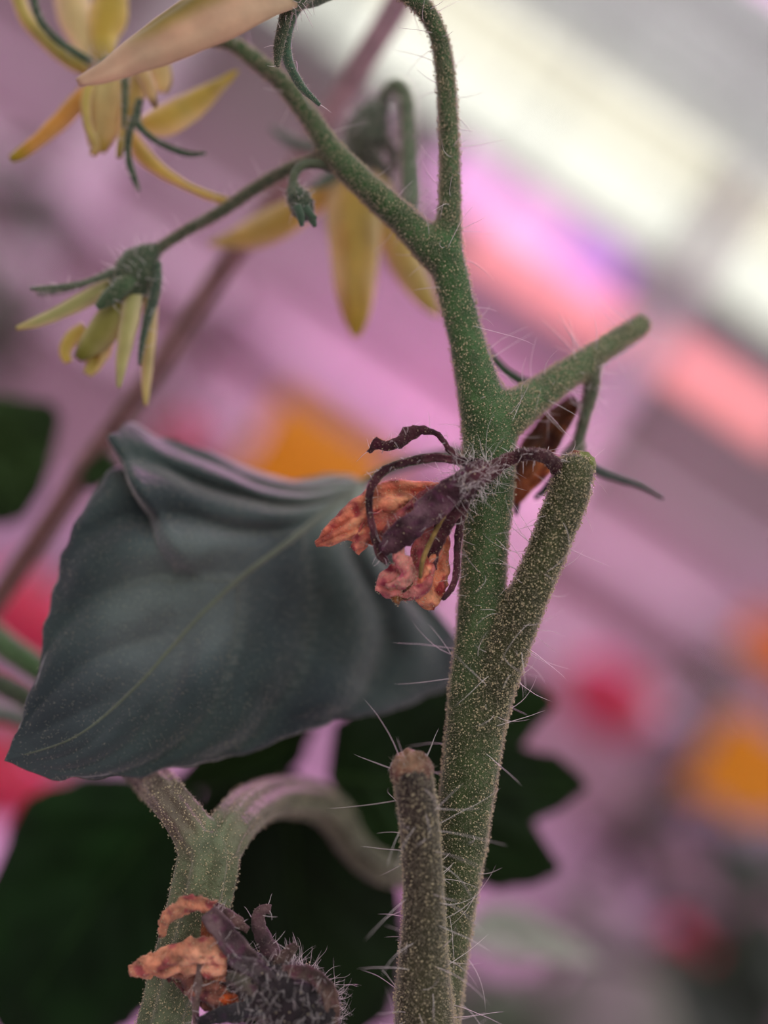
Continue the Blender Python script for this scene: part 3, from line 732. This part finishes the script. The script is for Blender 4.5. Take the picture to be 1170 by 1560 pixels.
# flower past the top of the picture whose cream petal comes forward
flower('flower', [(476, -18, -.02, 12), (455, -8, -.022, 20), (438, 2, -.024, 18)], 'flower with a broad cream petal reaching over the yellow flower', (84, 104, 80), [
 ([(450, -10, -.03, 40), (400, -12, -.05, 84), (340, 0, -.065, 120), (280, 30, -.07, 112), (220, 66, -.07, 84), (170, 97, -.068, 54), (138, 115, -.066, 30), (119, 125, -.065, 14)], dict(n=44, nu=21, cup=.9, roll=-.25, fold=.06, th=3.4),
  lambda u, v, p: mixc(mixc((150, 126, 44), (224, 192, 162), ss(-.35, .2, u)), (224, 194, 166), max(ss(.55, .8, v), ss(-.8, -.98, u)))),
], [
 ([(440, 0, -.02, 22), (432, 35, -.025, 20), (425, 68, -.02, 17), (421, 102, -.02, 8)], {}, gs((50, 66, 48), (86, 92, 72))),
 ([(462, -6, -.01, 24), (444, 22, -.01, 22), (435, 60, -.01, 20), (442, 100, -.01, 17), (462, 135, -.01, 13), (488, 160, -.01, 5)], dict(cup=1.2), gs((56, 84, 64), (96, 118, 100))),
 ([(440, -5, .0, 26), (468, -2, .0, 26), (500, -8, .0, 18), (530, -22, .0, 8)], {}, gs((96, 116, 100), (120, 134, 120))),
])
# half-open flower on the stalk at the left
flower('flower', [(238, 378, .074, 10), (228, 388, .074, 20), (214, 404, .074, 30), (202, 426, .074, 33), (194, 448, .076, 26), (186, 466, .08, 14)], 'half-open pale flower nodding at the end of the thin stalk', (58, 72, 52), [
 ([(180, 425, 0.072, 20), (140, 448, 0.062, 30), (100, 470, 0.057, 26), (60, 488, 0.052, 20), (24, 500, 0.052, 6)], dict(cup=1.0), pcol((146, 152, 90), (188, 180, 136), (190, 176, 120))),
 ([(195, 440, 0.072, 34), (175, 470, 0.062, 52), (155, 500, 0.06, 56), (135, 525, 0.062, 44), (118, 546, 0.064, 16)], dict(cup=1.0), pcol((106, 106, 26), (124, 124, 40), (120, 116, 40))),
 ([(205, 430, 0.062, 26), (198, 470, 0.056, 36), (190, 515, 0.052, 30), (184, 555, 0.052, 20), (180, 590, 0.052, 6)], dict(cup=1.1), pcol((158, 160, 96), (184, 182, 130), (190, 184, 130))),
 ([(226, 420, 0.072, 24), (228, 480, 0.07, 26), (224, 540, 0.07, 22), (222, 585, 0.072, 16), (222, 618, 0.072, 5)], dict(cup=1.1), pcol((196, 184, 120), (200, 184, 140), (206, 190, 120))),
 ([(130, 500, 0.082, 26), (108, 515, 0.082, 26), (98, 535, 0.082, 20), (104, 552, 0.082, 12)], dict(), pcol((196, 176, 60), (206, 186, 90), (206, 186, 90))),
 ([(160, 505, 0.077, 40), (148, 530, 0.077, 44), (142, 552, 0.077, 30), (132, 570, 0.077, 14)], dict(fold=.3), pcol((196, 176, 70), (206, 190, 100), (212, 196, 120))),
], [
 ([(210, 396, 0.067, 18), (170, 415, 0.06, 14), (130, 430, 0.056, 9), (90, 437, 0.054, 9), (46, 439, 0.052, 4)], {}, gs((66, 84, 66), (120, 124, 108))),
 ([(205, 392, 0.082, 14), (165, 416, 0.082, 10), (120, 436, 0.082, 9), (80, 445, 0.082, 8), (56, 446, 0.082, 4)], {}, gs((70, 84, 72), (120, 124, 110))),
 ([(215, 408, 0.057, 26), (190, 430, 0.05, 32), (165, 452, 0.048, 28), (146, 468, 0.048, 10)], dict(cup=.9), gs((56, 80, 52), (74, 92, 66))),
 ([(236, 398, 0.064, 22), (236, 440, 0.06, 20), (226, 480, 0.058, 15), (216, 520, 0.058, 12), (213, 556, 0.058, 4)], {}, gs((44, 64, 52), (86, 100, 84))),
], [('anther_cone', [(175, 470, 0.082, 14), (150, 520, 0.082, 12), (136, 560, 0.082, 6)], lambda v, a: (196, 160, 40))], (1500, 60))
# drooping flower behind, on the looped stalk
flower('flower', [(584, 155, .215, 14), (572, 178, .216, 28), (562, 200, .217, 36), (552, 228, .218, 34), (545, 255, .22, 24)], 'drooping yellow flower behind the side branch', (70, 76, 64), [
 ([(548, 250, 0.22, 60), (540, 290, 0.21, 92), (538, 340, 0.2, 90), (540, 400, 0.195, 80), (542, 450, 0.195, 62), (542, 490, 0.198, 38), (540, 515, 0.2, 10)], dict(cup=.8, fold=.1), pcol((186, 150, 46), (206, 176, 110), (196, 166, 60), 1.2)),
 ([(570, 260, 0.23, 30), (590, 330, 0.225, 52), (615, 390, 0.225, 56), (640, 440, 0.23, 44), (668, 482, 0.235, 10)], dict(), pcol((188, 164, 80), (200, 178, 120), (190, 170, 90))),
 ([(530, 270, 0.23, 30), (480, 305, 0.23, 40), (430, 335, 0.23, 56), (385, 355, 0.23, 50), (350, 365, 0.23, 26), (318, 372, 0.23, 6)], dict(roll=.2), pcol((198, 162, 60), (208, 176, 110), (200, 176, 110))),
], [
 ([(560, 215, 0.2, 18), (575, 245, 0.195, 20), (590, 268, 0.195, 10), (598, 280, 0.195, 4)], {}, gs((60, 70, 60), (90, 96, 84))),
 ([(545, 225, 0.21, 18), (515, 260, 0.205, 22), (490, 278, 0.205, 18), (470, 288, 0.205, 6)], {}, gs((70, 90, 76), (96, 110, 96))),
 ([(540, 230, 0.24, 14), (490, 225, 0.245, 16), (450, 218, 0.245, 20), (425, 204, 0.245, 14), (412, 194, 0.245, 4)], {}, gs((84, 96, 90), (100, 112, 104))),
 ([(580, 200, 0.2, 16), (600, 235, 0.198, 20), (595, 262, 0.198, 8)], {}, gs((56, 64, 54), (84, 86, 76))),
], (), (2200, 160))
# bud on its curled stalk
bud = tube_obj('flower_bud', [(447, 278, 0.04, 7), (449, 290, 0.04, 13), (456, 305, 0.038, 18), (463, 320, 0.036, 17), (468, 330, 0.035, 11)], M['sepal'], truss, lambda v, a: mixc((74, 90, 72), (52, 70, 54), v), n=18, sides=14, wob=.2, label='small green bud with pointed sepals')
tube_obj('bud_stalk', [(508, 256, 0.05, 9), (485, 250, 0.048, 8), (462, 252, 0.044, 7), (449, 265, 0.04, 7), (446, 282, 0.04, 7)], M['sepal'], bud, lambda v, a: (84, 92, 72), n=20, sides=10)
for i, pth in enumerate(([(452, 312, 0.018, 14), (458, 330, 0.016, 12), (460, 345, 0.018, 4)], [(464, 315, 0.018, 14), (474, 328, 0.018, 12), (482, 332, 0.02, 4)], [(466, 318, 0.022, 14), (476, 335, 0.02, 12), (480, 346, 0.02, 4)])):
    sheet_obj('sepal', pth, M['sepal'], bud, gs((52, 74, 58), (84, 100, 84)), n=12, nu=7, cup=.9, th=3)
coat(bud, 900, 0, 40, 23, hl=(8, 22))
# withered flower hanging behind the rounded stub
w2 = tube_obj('withered_flower', [(882, 672, 0.088, 10), (876, 690, 0.086, 15), (866, 704, 0.084, 15), (856, 712, 0.084, 9)], M['sepal'], truss, lambda v, a: (66, 70, 58), n=14, sides=12, wob=.2, label='withered flower hanging behind the rounded stub')
for i, (pth, a, b) in enumerate((([(880, 610, 0.08, 20), (850, 640, 0.078, 44), (822, 680, 0.076, 52), (805, 715, 0.076, 44), (792, 745, 0.078, 26), (785, 770, 0.08, 8)], (150, 84, 44), (92, 52, 36)),
                                 ([(845, 690, 0.07, 26), (815, 720, 0.07, 40), (795, 748, 0.072, 26), (786, 766, 0.074, 8)], (196, 110, 60), (150, 78, 44)))):
    sheet_obj('petal', pth, M['dry'], w2, dcol(a, b, 22, 1.1, i + 3), n=30, nu=13, fold=.3, crumple=.14, cfreq=1.4, seed=i + 5, cup=.5, th=2.6)
for i, (pth, c0, c1) in enumerate((
    ([(880, 690, 0.08, 16), (860, 712, 0.078, 18), (838, 738, 0.078, 14), (815, 760, 0.08, 5)], (36, 40, 34), (60, 66, 54)),
    ([(880, 692, 0.09, 14), (910, 716, 0.095, 16), (945, 730, 0.1, 13), (975, 740, 0.1, 10), (1010, 760, 0.1, 4)], (56, 64, 60), (76, 82, 78)),
    ([(896, 560, 0.08, 10), (850, 590, 0.082, 14), (800, 582, 0.085, 14), (768, 562, 0.085, 12), (742, 532, 0.085, 9), (730, 510, 0.085, 4)], (38, 66, 40), (70, 92, 66)),
    ([(800, 730, 0.08, 12), (790, 760, 0.08, 12), (787, 785, 0.08, 4)], (40, 40, 40), (60, 60, 56)))):
    sheet_obj('sepal', pth, M['sepal'], w2, gs(c0, c1), n=26, nu=7, cup=1.0, crumple=.08, cfreq=1.2, seed=i + 9, th=3)
coat(w2, 700, 0, 40, 24, hl=(10, 26))

# ------------------------------------------------------------------ large felted leaf
def lcol(u, v, p):
    n = noise.noise(Vector(p) * 9)
    c = mixc((34, 44, 52), (54, 68, 68), .5 + 1.0 * n)
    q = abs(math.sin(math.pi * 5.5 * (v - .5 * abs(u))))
    c = mixc(c, (118, 118, 118), .6 * (1 - ss(0, .2, q)) * (1 - abs(u) ** 3) * ss(.9, .5, v))  # pale veins, with the light on their ridges painted in
    c = mixc(c, (186, 196, 184), .85 * ss(.34, .0, v + .1 * noise.noise(Vector(p) * 7)) * (1 if u > 0 else .7))  # pale base: light on the upturned part painted into the colour
    c = mixc(c, (120, 126, 128), .6 * ss(.1, .5, noise.noise(Vector(p) * 4.5 + Vector((3, 1, 7)))))
    return mixc(c, (70, 66, 76), ss(.94, 1, abs(u)))
mid = [(552, 736, .20), (511, 768, .155), (443, 823, .10), (369, 878, .065), (308, 934, .045), (258, 989, .03), (203, 1050, .018), (117, 1121, .006), (5, 1160, 0)]
left = [(552, 736, .20), (517, 722, .20), (443, 730, .185), (369, 712, .175), (320, 688, .165), (246, 666, .14), (208, 650, .115), (180, 652, .085), (162, 664, .06), (176, 690, .085), (192, 708, .095), (166, 716, .08), (148, 740, .07), (132, 768, .065), (101, 829, .05), (85, 890, .045), (68, 946, .035), (49, 1038, .02), (25, 1110, .01), (5, 1160, 0)]
right = [(552, 736, .20), (580, 775, .20), (622, 850, .205), (662, 920, .21), (694, 968, .21), (697, 1005, .195), (683, 1046, .18), (615, 1072, .14), (590, 1085, .12), (517, 1100, .085), (468, 1109, .07), (418, 1134, .055), (345, 1155, .045), (271, 1171, .035), (191, 1181, .025), (123, 1186, .015), (61, 1177, .005), (5, 1160, 0)]
leaf = thing('tomato_leaf', 'large grey-green felted leaf with a pale midrib behind the withered flower', 'leaf', P(560, 720, .2))
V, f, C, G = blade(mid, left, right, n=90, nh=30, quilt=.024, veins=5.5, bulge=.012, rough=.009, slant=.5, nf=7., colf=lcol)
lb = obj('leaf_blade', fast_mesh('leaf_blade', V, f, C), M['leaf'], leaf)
coat(lb, 16000, 0, 0, 61, flen=(2.5, 6))
def vein(name, ids, r0, r1, parent, c0, c1):
    pts = [Vector(G[i][k]) - FW * px(.3) for i, k in ids]; T, N = frames(pts); V = []; f = []; cc = []
    for i, p in enumerate(pts):
        q = i / (len(pts) - 1); r = px(r0 + (r1 - r0) * q); B = T[i].cross(N[i])
        for k in range(8):
            a = k * math.pi / 4; V.append(p + (N[i] * math.cos(a) + B * math.sin(a)) * r); cc.append(lin(mixc(c0, c1, q)))
    for i in range(len(pts) - 1):
        for k in range(8): f.append((i * 8 + k, i * 8 + (k + 1) % 8, (i + 1) * 8 + (k + 1) % 8, (i + 1) * 8 + k))
    return obj(name, fast_mesh(name, V, f, cc), M['leaf'], parent)
mr_ = vein('midrib', [(i, 30) for i in range(0, 86)], 6, 1.2, leaf, (112, 118, 104), (92, 98, 82))
for j in range(3):
    v0 = j / 5.5 + .02
    for sg in (-1, 1):
        ids = []
        for s in range(0, 25):
            v = v0 + .5 * s / 30; i = int(v * 89)
            if i < 89: ids.append((i, 30 + sg * s))
        if len(ids) > 6: vein('side_vein', ids, 1.8, .5, mr_, (96, 100, 94), (66, 74, 74))
tube_obj('leaf_stalk', [(548, 740, .205, 7), (580, 722, .22, 9), (640, 700, .24, 10), (720, 690, .25, 11), (760, 720, .25, 12)], M['stem'], leaf, lambda v, a: (84, 96, 78), n=20, sides=10)

# ------------------------------------------------------------------ forked shoot at lower left
shoot = thing('forked_tomato_stem', 'forked ribbed green stem below the felted leaf', 'plant stem', P(235, 1600, .0))
sb = {
 'main_stem': ([(228, 1640, .0, 36), (248, 1560, 0, 36), (268, 1494, 0, 39), (290, 1420, 0, 41), (306, 1362, .0, 43), (316, 1312, 0, 42), (316, 1280, .002, 40)], (92, 100, 78), (110, 118, 92)),
 'left_fork': ([(312, 1300, .002, 32), (292, 1262, .0, 29), (262, 1222, .005, 26), (234, 1190, .06, 26), (200, 1150, .12, 24)], (110, 100, 86), (84, 66, 68)),
 'right_fork': ([(326, 1305, 0.004, 33), (350, 1262, 0.0196, 33), (380, 1232, 0.0721, 31), (424, 1214, 0.1524, 28), (477, 1219, 0.23, 27), (515, 1248, 0.26, 25), (540, 1290, 0.26, 22), (583, 1322, 0.26, 22), (640, 1335, 0.36, 16)], (116, 112, 94), (78, 72, 62)),
}
sm = blend(sb, .0032, 7, .17); sp_ = {k: obj(k, me, M['stem'], shoot) for k, me in sm.items()}
coat(sp_['main_stem'], 6000, 2600, 0, 71, grad=1.2); coat(sp_['left_fork'], 3000, 900, 0, 72, grad=1.3); coat(sp_['right_fork'], 3500, 900, 0, 73, grad=1.2)
# second withered flower, lodged on the forked stem
wf2 = thing('withered_flower', 'withered flower with dark bristly calyx lodged on the ribbed stem', 'flower', P(420, 1560, -.05))
nf = tube_obj('calyx', [(352, 1476, -0.033, 22), (385, 1490, -0.038, 36), (425, 1510, -0.0405, 48), (458, 1535, -0.038, 54), (470, 1575, -0.0355, 50), (470, 1620, -0.033, 30)], M['dry'], wf2, lambda v, a: mixc((52, 40, 46), (26, 22, 28), v), n=40, sides=30, wob=.3, seed=9)
coat(nf, 800, 150, 560, 81, hl=(18, 48), curl=2.0, bend=1.5, hr=.42)
for i, (pth, tw, c0, c1, cu) in enumerate((
  ([(318, 1388, -0.053, 30), (335, 1410, -0.0555, 38), (355, 1438, -0.0555, 38), (380, 1462, -0.053, 34), (405, 1482, -0.0505, 22)], .3, (78, 58, 66), (118, 92, 98), -.9),
  ([(322, 1382, -0.043, 20), (345, 1395, -0.044, 22), (362, 1405, -0.044, 18), (378, 1417, -0.043, 8)], .4, (80, 56, 60), (116, 84, 84), .9),
  ([(412, 1386, -0.038, 13.5), (400, 1388, -0.039, 18.9), (393, 1402, -0.0405, 21.6), (398, 1425, -0.042, 27), (412, 1448, -0.043, 32.4), (425, 1470, -0.043, 32.4)], .5, (72, 50, 58), (108, 80, 84), 1.2),
  ([(452, 1440, -0.043, 10), (442, 1450, -0.0455, 18), (430, 1465, -0.047, 22), (420, 1480, -0.047, 18)], .3, (80, 60, 60), (110, 84, 80), 1.0),
  ([(430, 1478, -0.0555, 20), (470, 1482, -0.058, 26), (498, 1508, -0.058, 28), (505, 1545, -0.0555, 24), (495, 1580, -0.053, 14)], .6, (70, 54, 54), (112, 86, 80), -1.1),
  ([(300, 1558, -0.053, 14), (340, 1545, -0.058, 26), (385, 1535, -0.0605, 30), (425, 1520, -0.0605, 26), (450, 1500, -0.058, 12)], .5, (34, 32, 38), (70, 66, 72), -.8),
  ([(298, 1560, -0.0505, 8), (298, 1520, -0.053, 14), (302, 1490, -0.054, 13), (304, 1462, -0.053, 5)], .3, (110, 88, 86), (130, 104, 100), 1.0),
  ([(350, 1460, -0.058, 20), (385, 1472, -0.0605, 34), (410, 1490, -0.0605, 34), (425, 1512, -0.058, 16)], -.4, (66, 58, 64), (100, 86, 92), -.8),
  ([(345, 1490, -0.058, 18), (375, 1500, -0.062, 28), (405, 1512, -0.062, 24), (420, 1530, -0.058, 10)], .3, (78, 72, 66), (110, 100, 92), .7))):
    s_ = sheet_obj('sepal', pth, M['dry'], wf2, dcol(c0, c1, 40, 1.2, i), n=30, nu=9, cup=cu, twist=tw, crumple=.1, cfreq=1.6, seed=i + 101, th=3.4, edge=.1)
    coat(s_, 120, 0, 16, 110 + i, flen=(2, 5), hl=(10, 30), curl=1.0, hr=.5)
for i, (pth, rl, nfo, a, b) in enumerate((
  ([(246, 1428, -0.038, 8), (252, 1408, -0.0455, 20), (270, 1388, -0.052, 30), (298, 1380, -0.053, 34), (325, 1386, -0.0505, 24)], -.5, 1, (230, 164, 134), (206, 130, 104)),
  ([(195, 1482, -0.048, 14), (215, 1474, -0.0505, 26), (245, 1462, -0.053, 32), (285, 1450, -0.0555, 34), (325, 1444, -0.0555, 30), (350, 1452, -0.053, 18)], .1, 1, (236, 176, 148), (206, 130, 104)),
  ([(200, 1484, -0.0455, 16), (235, 1480, -0.048, 36), (275, 1476, -0.0505, 46), (310, 1480, -0.053, 56), (345, 1480, -0.0505, 36)], -.3, 2, (228, 160, 134), (184, 108, 84)),
  ([(255, 1480, -0.043, 18), (285, 1492, -0.048, 40), (310, 1510, -0.0505, 50), (335, 1525, -0.048, 40), (350, 1540, -0.043, 20)], .3, 2, (176, 108, 92), (110, 66, 60)),
  ([(318, 1535, -0.0455, 16), (345, 1530, -0.0505, 28), (368, 1526, -0.0505, 24), (385, 1520, -0.048, 12)], .2, 2, (220, 96, 44), (170, 70, 30)),
  ([(318, 1395, -0.043, 10), (315, 1415, -0.0455, 16), (322, 1440, -0.048, 20), (336, 1460, -0.0505, 16)], .2, 1, (190, 106, 60), (130, 70, 44)))):
    s_ = sheet_obj('petal', pth, M['dry'], wf2, dcol(a, b, 30, 1.2, i + 40), n=36, nu=23, fold=.16, nfold=nfo, crumple=.17, cfreq=2.4, seed=i + 130, roll=rl, th=3, edge=.16, cup=.7)
    coat(s_, 300, 60, 0, 140 + i, flen=(2, 5), grad=.9)

# ------------------------------------------------------------------ dark leaves and stems behind
def leafthing(label, mid, left, right, c0, c1, mat='darkleaf', **kw):
    t = thing('tomato_leaf', label, 'leaf', P(*mid[0])); a = dict(n=50, nh=14, quilt=.008, bulge=.01, rough=.008, th=3); a.update(kw)
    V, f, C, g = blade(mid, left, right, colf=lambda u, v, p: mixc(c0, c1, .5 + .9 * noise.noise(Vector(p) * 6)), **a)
    b = obj('leaf_blade', fast_mesh('leaf_blade', V, f, C), M[mat], t)
    nh = a['nh']; pts = [Vector(g[i][nh]) - FW * .004 for i in range(0, a['n'] - 4)]; T, N = frames(pts); V = []; f = []; cc = []
    for i, p in enumerate(pts):
        B = T[i].cross(N[i]); r = .006 * (1 - .8 * i / len(pts))
        for k in range(8): V.append(p + (N[i] * math.cos(k * math.pi / 4) + B * math.sin(k * math.pi / 4)) * r); cc.append(lin(mixc(c1, (110, 120, 80), .12)))
    for i in range(len(pts) - 1):
        for k in range(8): f.append((i * 8 + k, i * 8 + (k + 1) % 8, (i + 1) * 8 + (k + 1) % 8, (i + 1) * 8 + k))
    obj('midrib', fast_mesh('midrib', V, f, cc), M[mat], t); return t
DK0, DK1 = (17, 32, 10), (28, 50, 16)  # near-black greens hold the shade of the leaf undersides
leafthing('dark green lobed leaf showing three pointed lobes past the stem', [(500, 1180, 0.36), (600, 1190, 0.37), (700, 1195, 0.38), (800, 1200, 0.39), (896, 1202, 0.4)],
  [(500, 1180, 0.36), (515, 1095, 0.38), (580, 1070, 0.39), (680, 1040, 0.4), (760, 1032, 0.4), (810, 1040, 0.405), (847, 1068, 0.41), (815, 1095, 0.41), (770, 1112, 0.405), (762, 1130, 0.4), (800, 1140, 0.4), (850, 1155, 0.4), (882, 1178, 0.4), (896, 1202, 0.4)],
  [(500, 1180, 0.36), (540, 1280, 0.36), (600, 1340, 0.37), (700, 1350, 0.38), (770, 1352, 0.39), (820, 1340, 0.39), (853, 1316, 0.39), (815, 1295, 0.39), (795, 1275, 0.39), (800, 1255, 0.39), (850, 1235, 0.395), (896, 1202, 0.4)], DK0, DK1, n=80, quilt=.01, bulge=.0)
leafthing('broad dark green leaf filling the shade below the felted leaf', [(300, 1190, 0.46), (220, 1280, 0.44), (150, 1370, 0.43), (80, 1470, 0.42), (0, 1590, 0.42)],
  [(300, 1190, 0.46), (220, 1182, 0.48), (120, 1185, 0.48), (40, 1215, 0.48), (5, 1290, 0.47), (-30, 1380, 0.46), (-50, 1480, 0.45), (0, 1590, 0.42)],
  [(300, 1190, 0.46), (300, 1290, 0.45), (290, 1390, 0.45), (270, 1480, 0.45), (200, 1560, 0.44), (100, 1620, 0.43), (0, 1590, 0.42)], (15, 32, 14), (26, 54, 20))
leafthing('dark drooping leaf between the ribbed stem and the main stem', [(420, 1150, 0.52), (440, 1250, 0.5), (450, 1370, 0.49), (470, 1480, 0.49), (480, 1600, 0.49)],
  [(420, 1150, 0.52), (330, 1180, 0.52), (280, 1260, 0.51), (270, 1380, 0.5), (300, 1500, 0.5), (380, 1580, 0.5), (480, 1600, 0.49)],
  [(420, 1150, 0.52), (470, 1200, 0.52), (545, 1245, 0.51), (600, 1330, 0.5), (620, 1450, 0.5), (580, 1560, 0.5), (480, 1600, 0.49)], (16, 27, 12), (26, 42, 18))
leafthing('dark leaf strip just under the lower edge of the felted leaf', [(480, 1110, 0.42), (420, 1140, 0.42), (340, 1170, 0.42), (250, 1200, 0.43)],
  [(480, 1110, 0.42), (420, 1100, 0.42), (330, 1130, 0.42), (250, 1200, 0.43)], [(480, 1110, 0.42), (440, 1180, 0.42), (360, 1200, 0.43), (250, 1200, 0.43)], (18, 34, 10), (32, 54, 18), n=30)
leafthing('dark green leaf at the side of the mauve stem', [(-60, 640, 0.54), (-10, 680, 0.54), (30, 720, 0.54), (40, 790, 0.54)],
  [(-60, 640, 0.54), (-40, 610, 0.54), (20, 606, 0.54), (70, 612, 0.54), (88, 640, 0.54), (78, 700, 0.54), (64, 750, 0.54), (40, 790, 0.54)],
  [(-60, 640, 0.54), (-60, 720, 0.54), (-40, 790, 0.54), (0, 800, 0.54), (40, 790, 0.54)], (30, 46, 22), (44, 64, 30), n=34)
leafthing('grey-green leaf low behind the main stem, its lit top painted pale', [(690, 1420, 0.75), (750, 1415, 0.78), (820, 1430, 0.8), (920, 1470, 0.85)],
  [(690, 1420, 0.75), (740, 1385, 0.8), (820, 1395, 0.84), (920, 1470, 0.85)], [(690, 1420, 0.75), (740, 1450, 0.72), (820, 1460, 0.76), (920, 1470, 0.85)], (150, 156, 140), (170, 172, 160), mat='far', n=30)  # pale tones are light on the leaf top, painted in
leafthing('green leaf scrap in the gap beside the felted leaf corner', [(118, 730, .335), (150, 715, .32), (185, 712, .31)], [(118, 730, .335), (150, 690, .32), (185, 712, .31)], [(118, 730, .335), (150, 745, .32), (185, 712, .31)], (40, 60, 34), (60, 84, 44), n=16, nh=6)
def stemthing(label, pth, c0, c1, fz=1200, gr=None):
    t = tube_obj('plant_stem', pth, M['stem'], None, lambda v, a: mixc(c0, c1, v), n=40, sides=14, wob=.08, label=label, cat='stem', base=P(*pth[-1][:3]))
    coat(t, fz, 0, 0, 5, flen=(4, 9)); return t
stemthing('straight mauve-brown stem slanting behind the flowers', [(640, -50, .34, 21), (560, 82, .33, 20), (500, 178, .33, 18), (410, 315, .32, 17), (330, 425, .32, 17), (240, 560, .32, 17), (140, 700, .33, 17), (50, 835, .34, 17), (-40, 965, .35, 17)], (150, 112, 128), (112, 76, 72), 4000)  # pinker, lighter upper end: pink light painted into the stem colour
stemthing('green stem at the edge of the felted leaf', [(-30, 955, .28, 22), (10, 985, .26, 21), (60, 1020, .25, 20), (120, 1070, .24, 18)], (84, 110, 72), (62, 92, 54))
stemthing('dark green stem crossing beneath the other by the leaf', [(-30, 1030, .2, 17), (20, 1052, .2, 17), (70, 1080, .2, 16), (120, 1110, .2, 14)], (70, 82, 62), (50, 66, 44))
stemthing('grey-green stem lowest of those beside the leaf tip', [(-30, 1085, .3, 16), (15, 1090, .3, 15), (70, 1110, .3, 14), (120, 1130, .3, 12)], (120, 126, 122), (96, 106, 98))
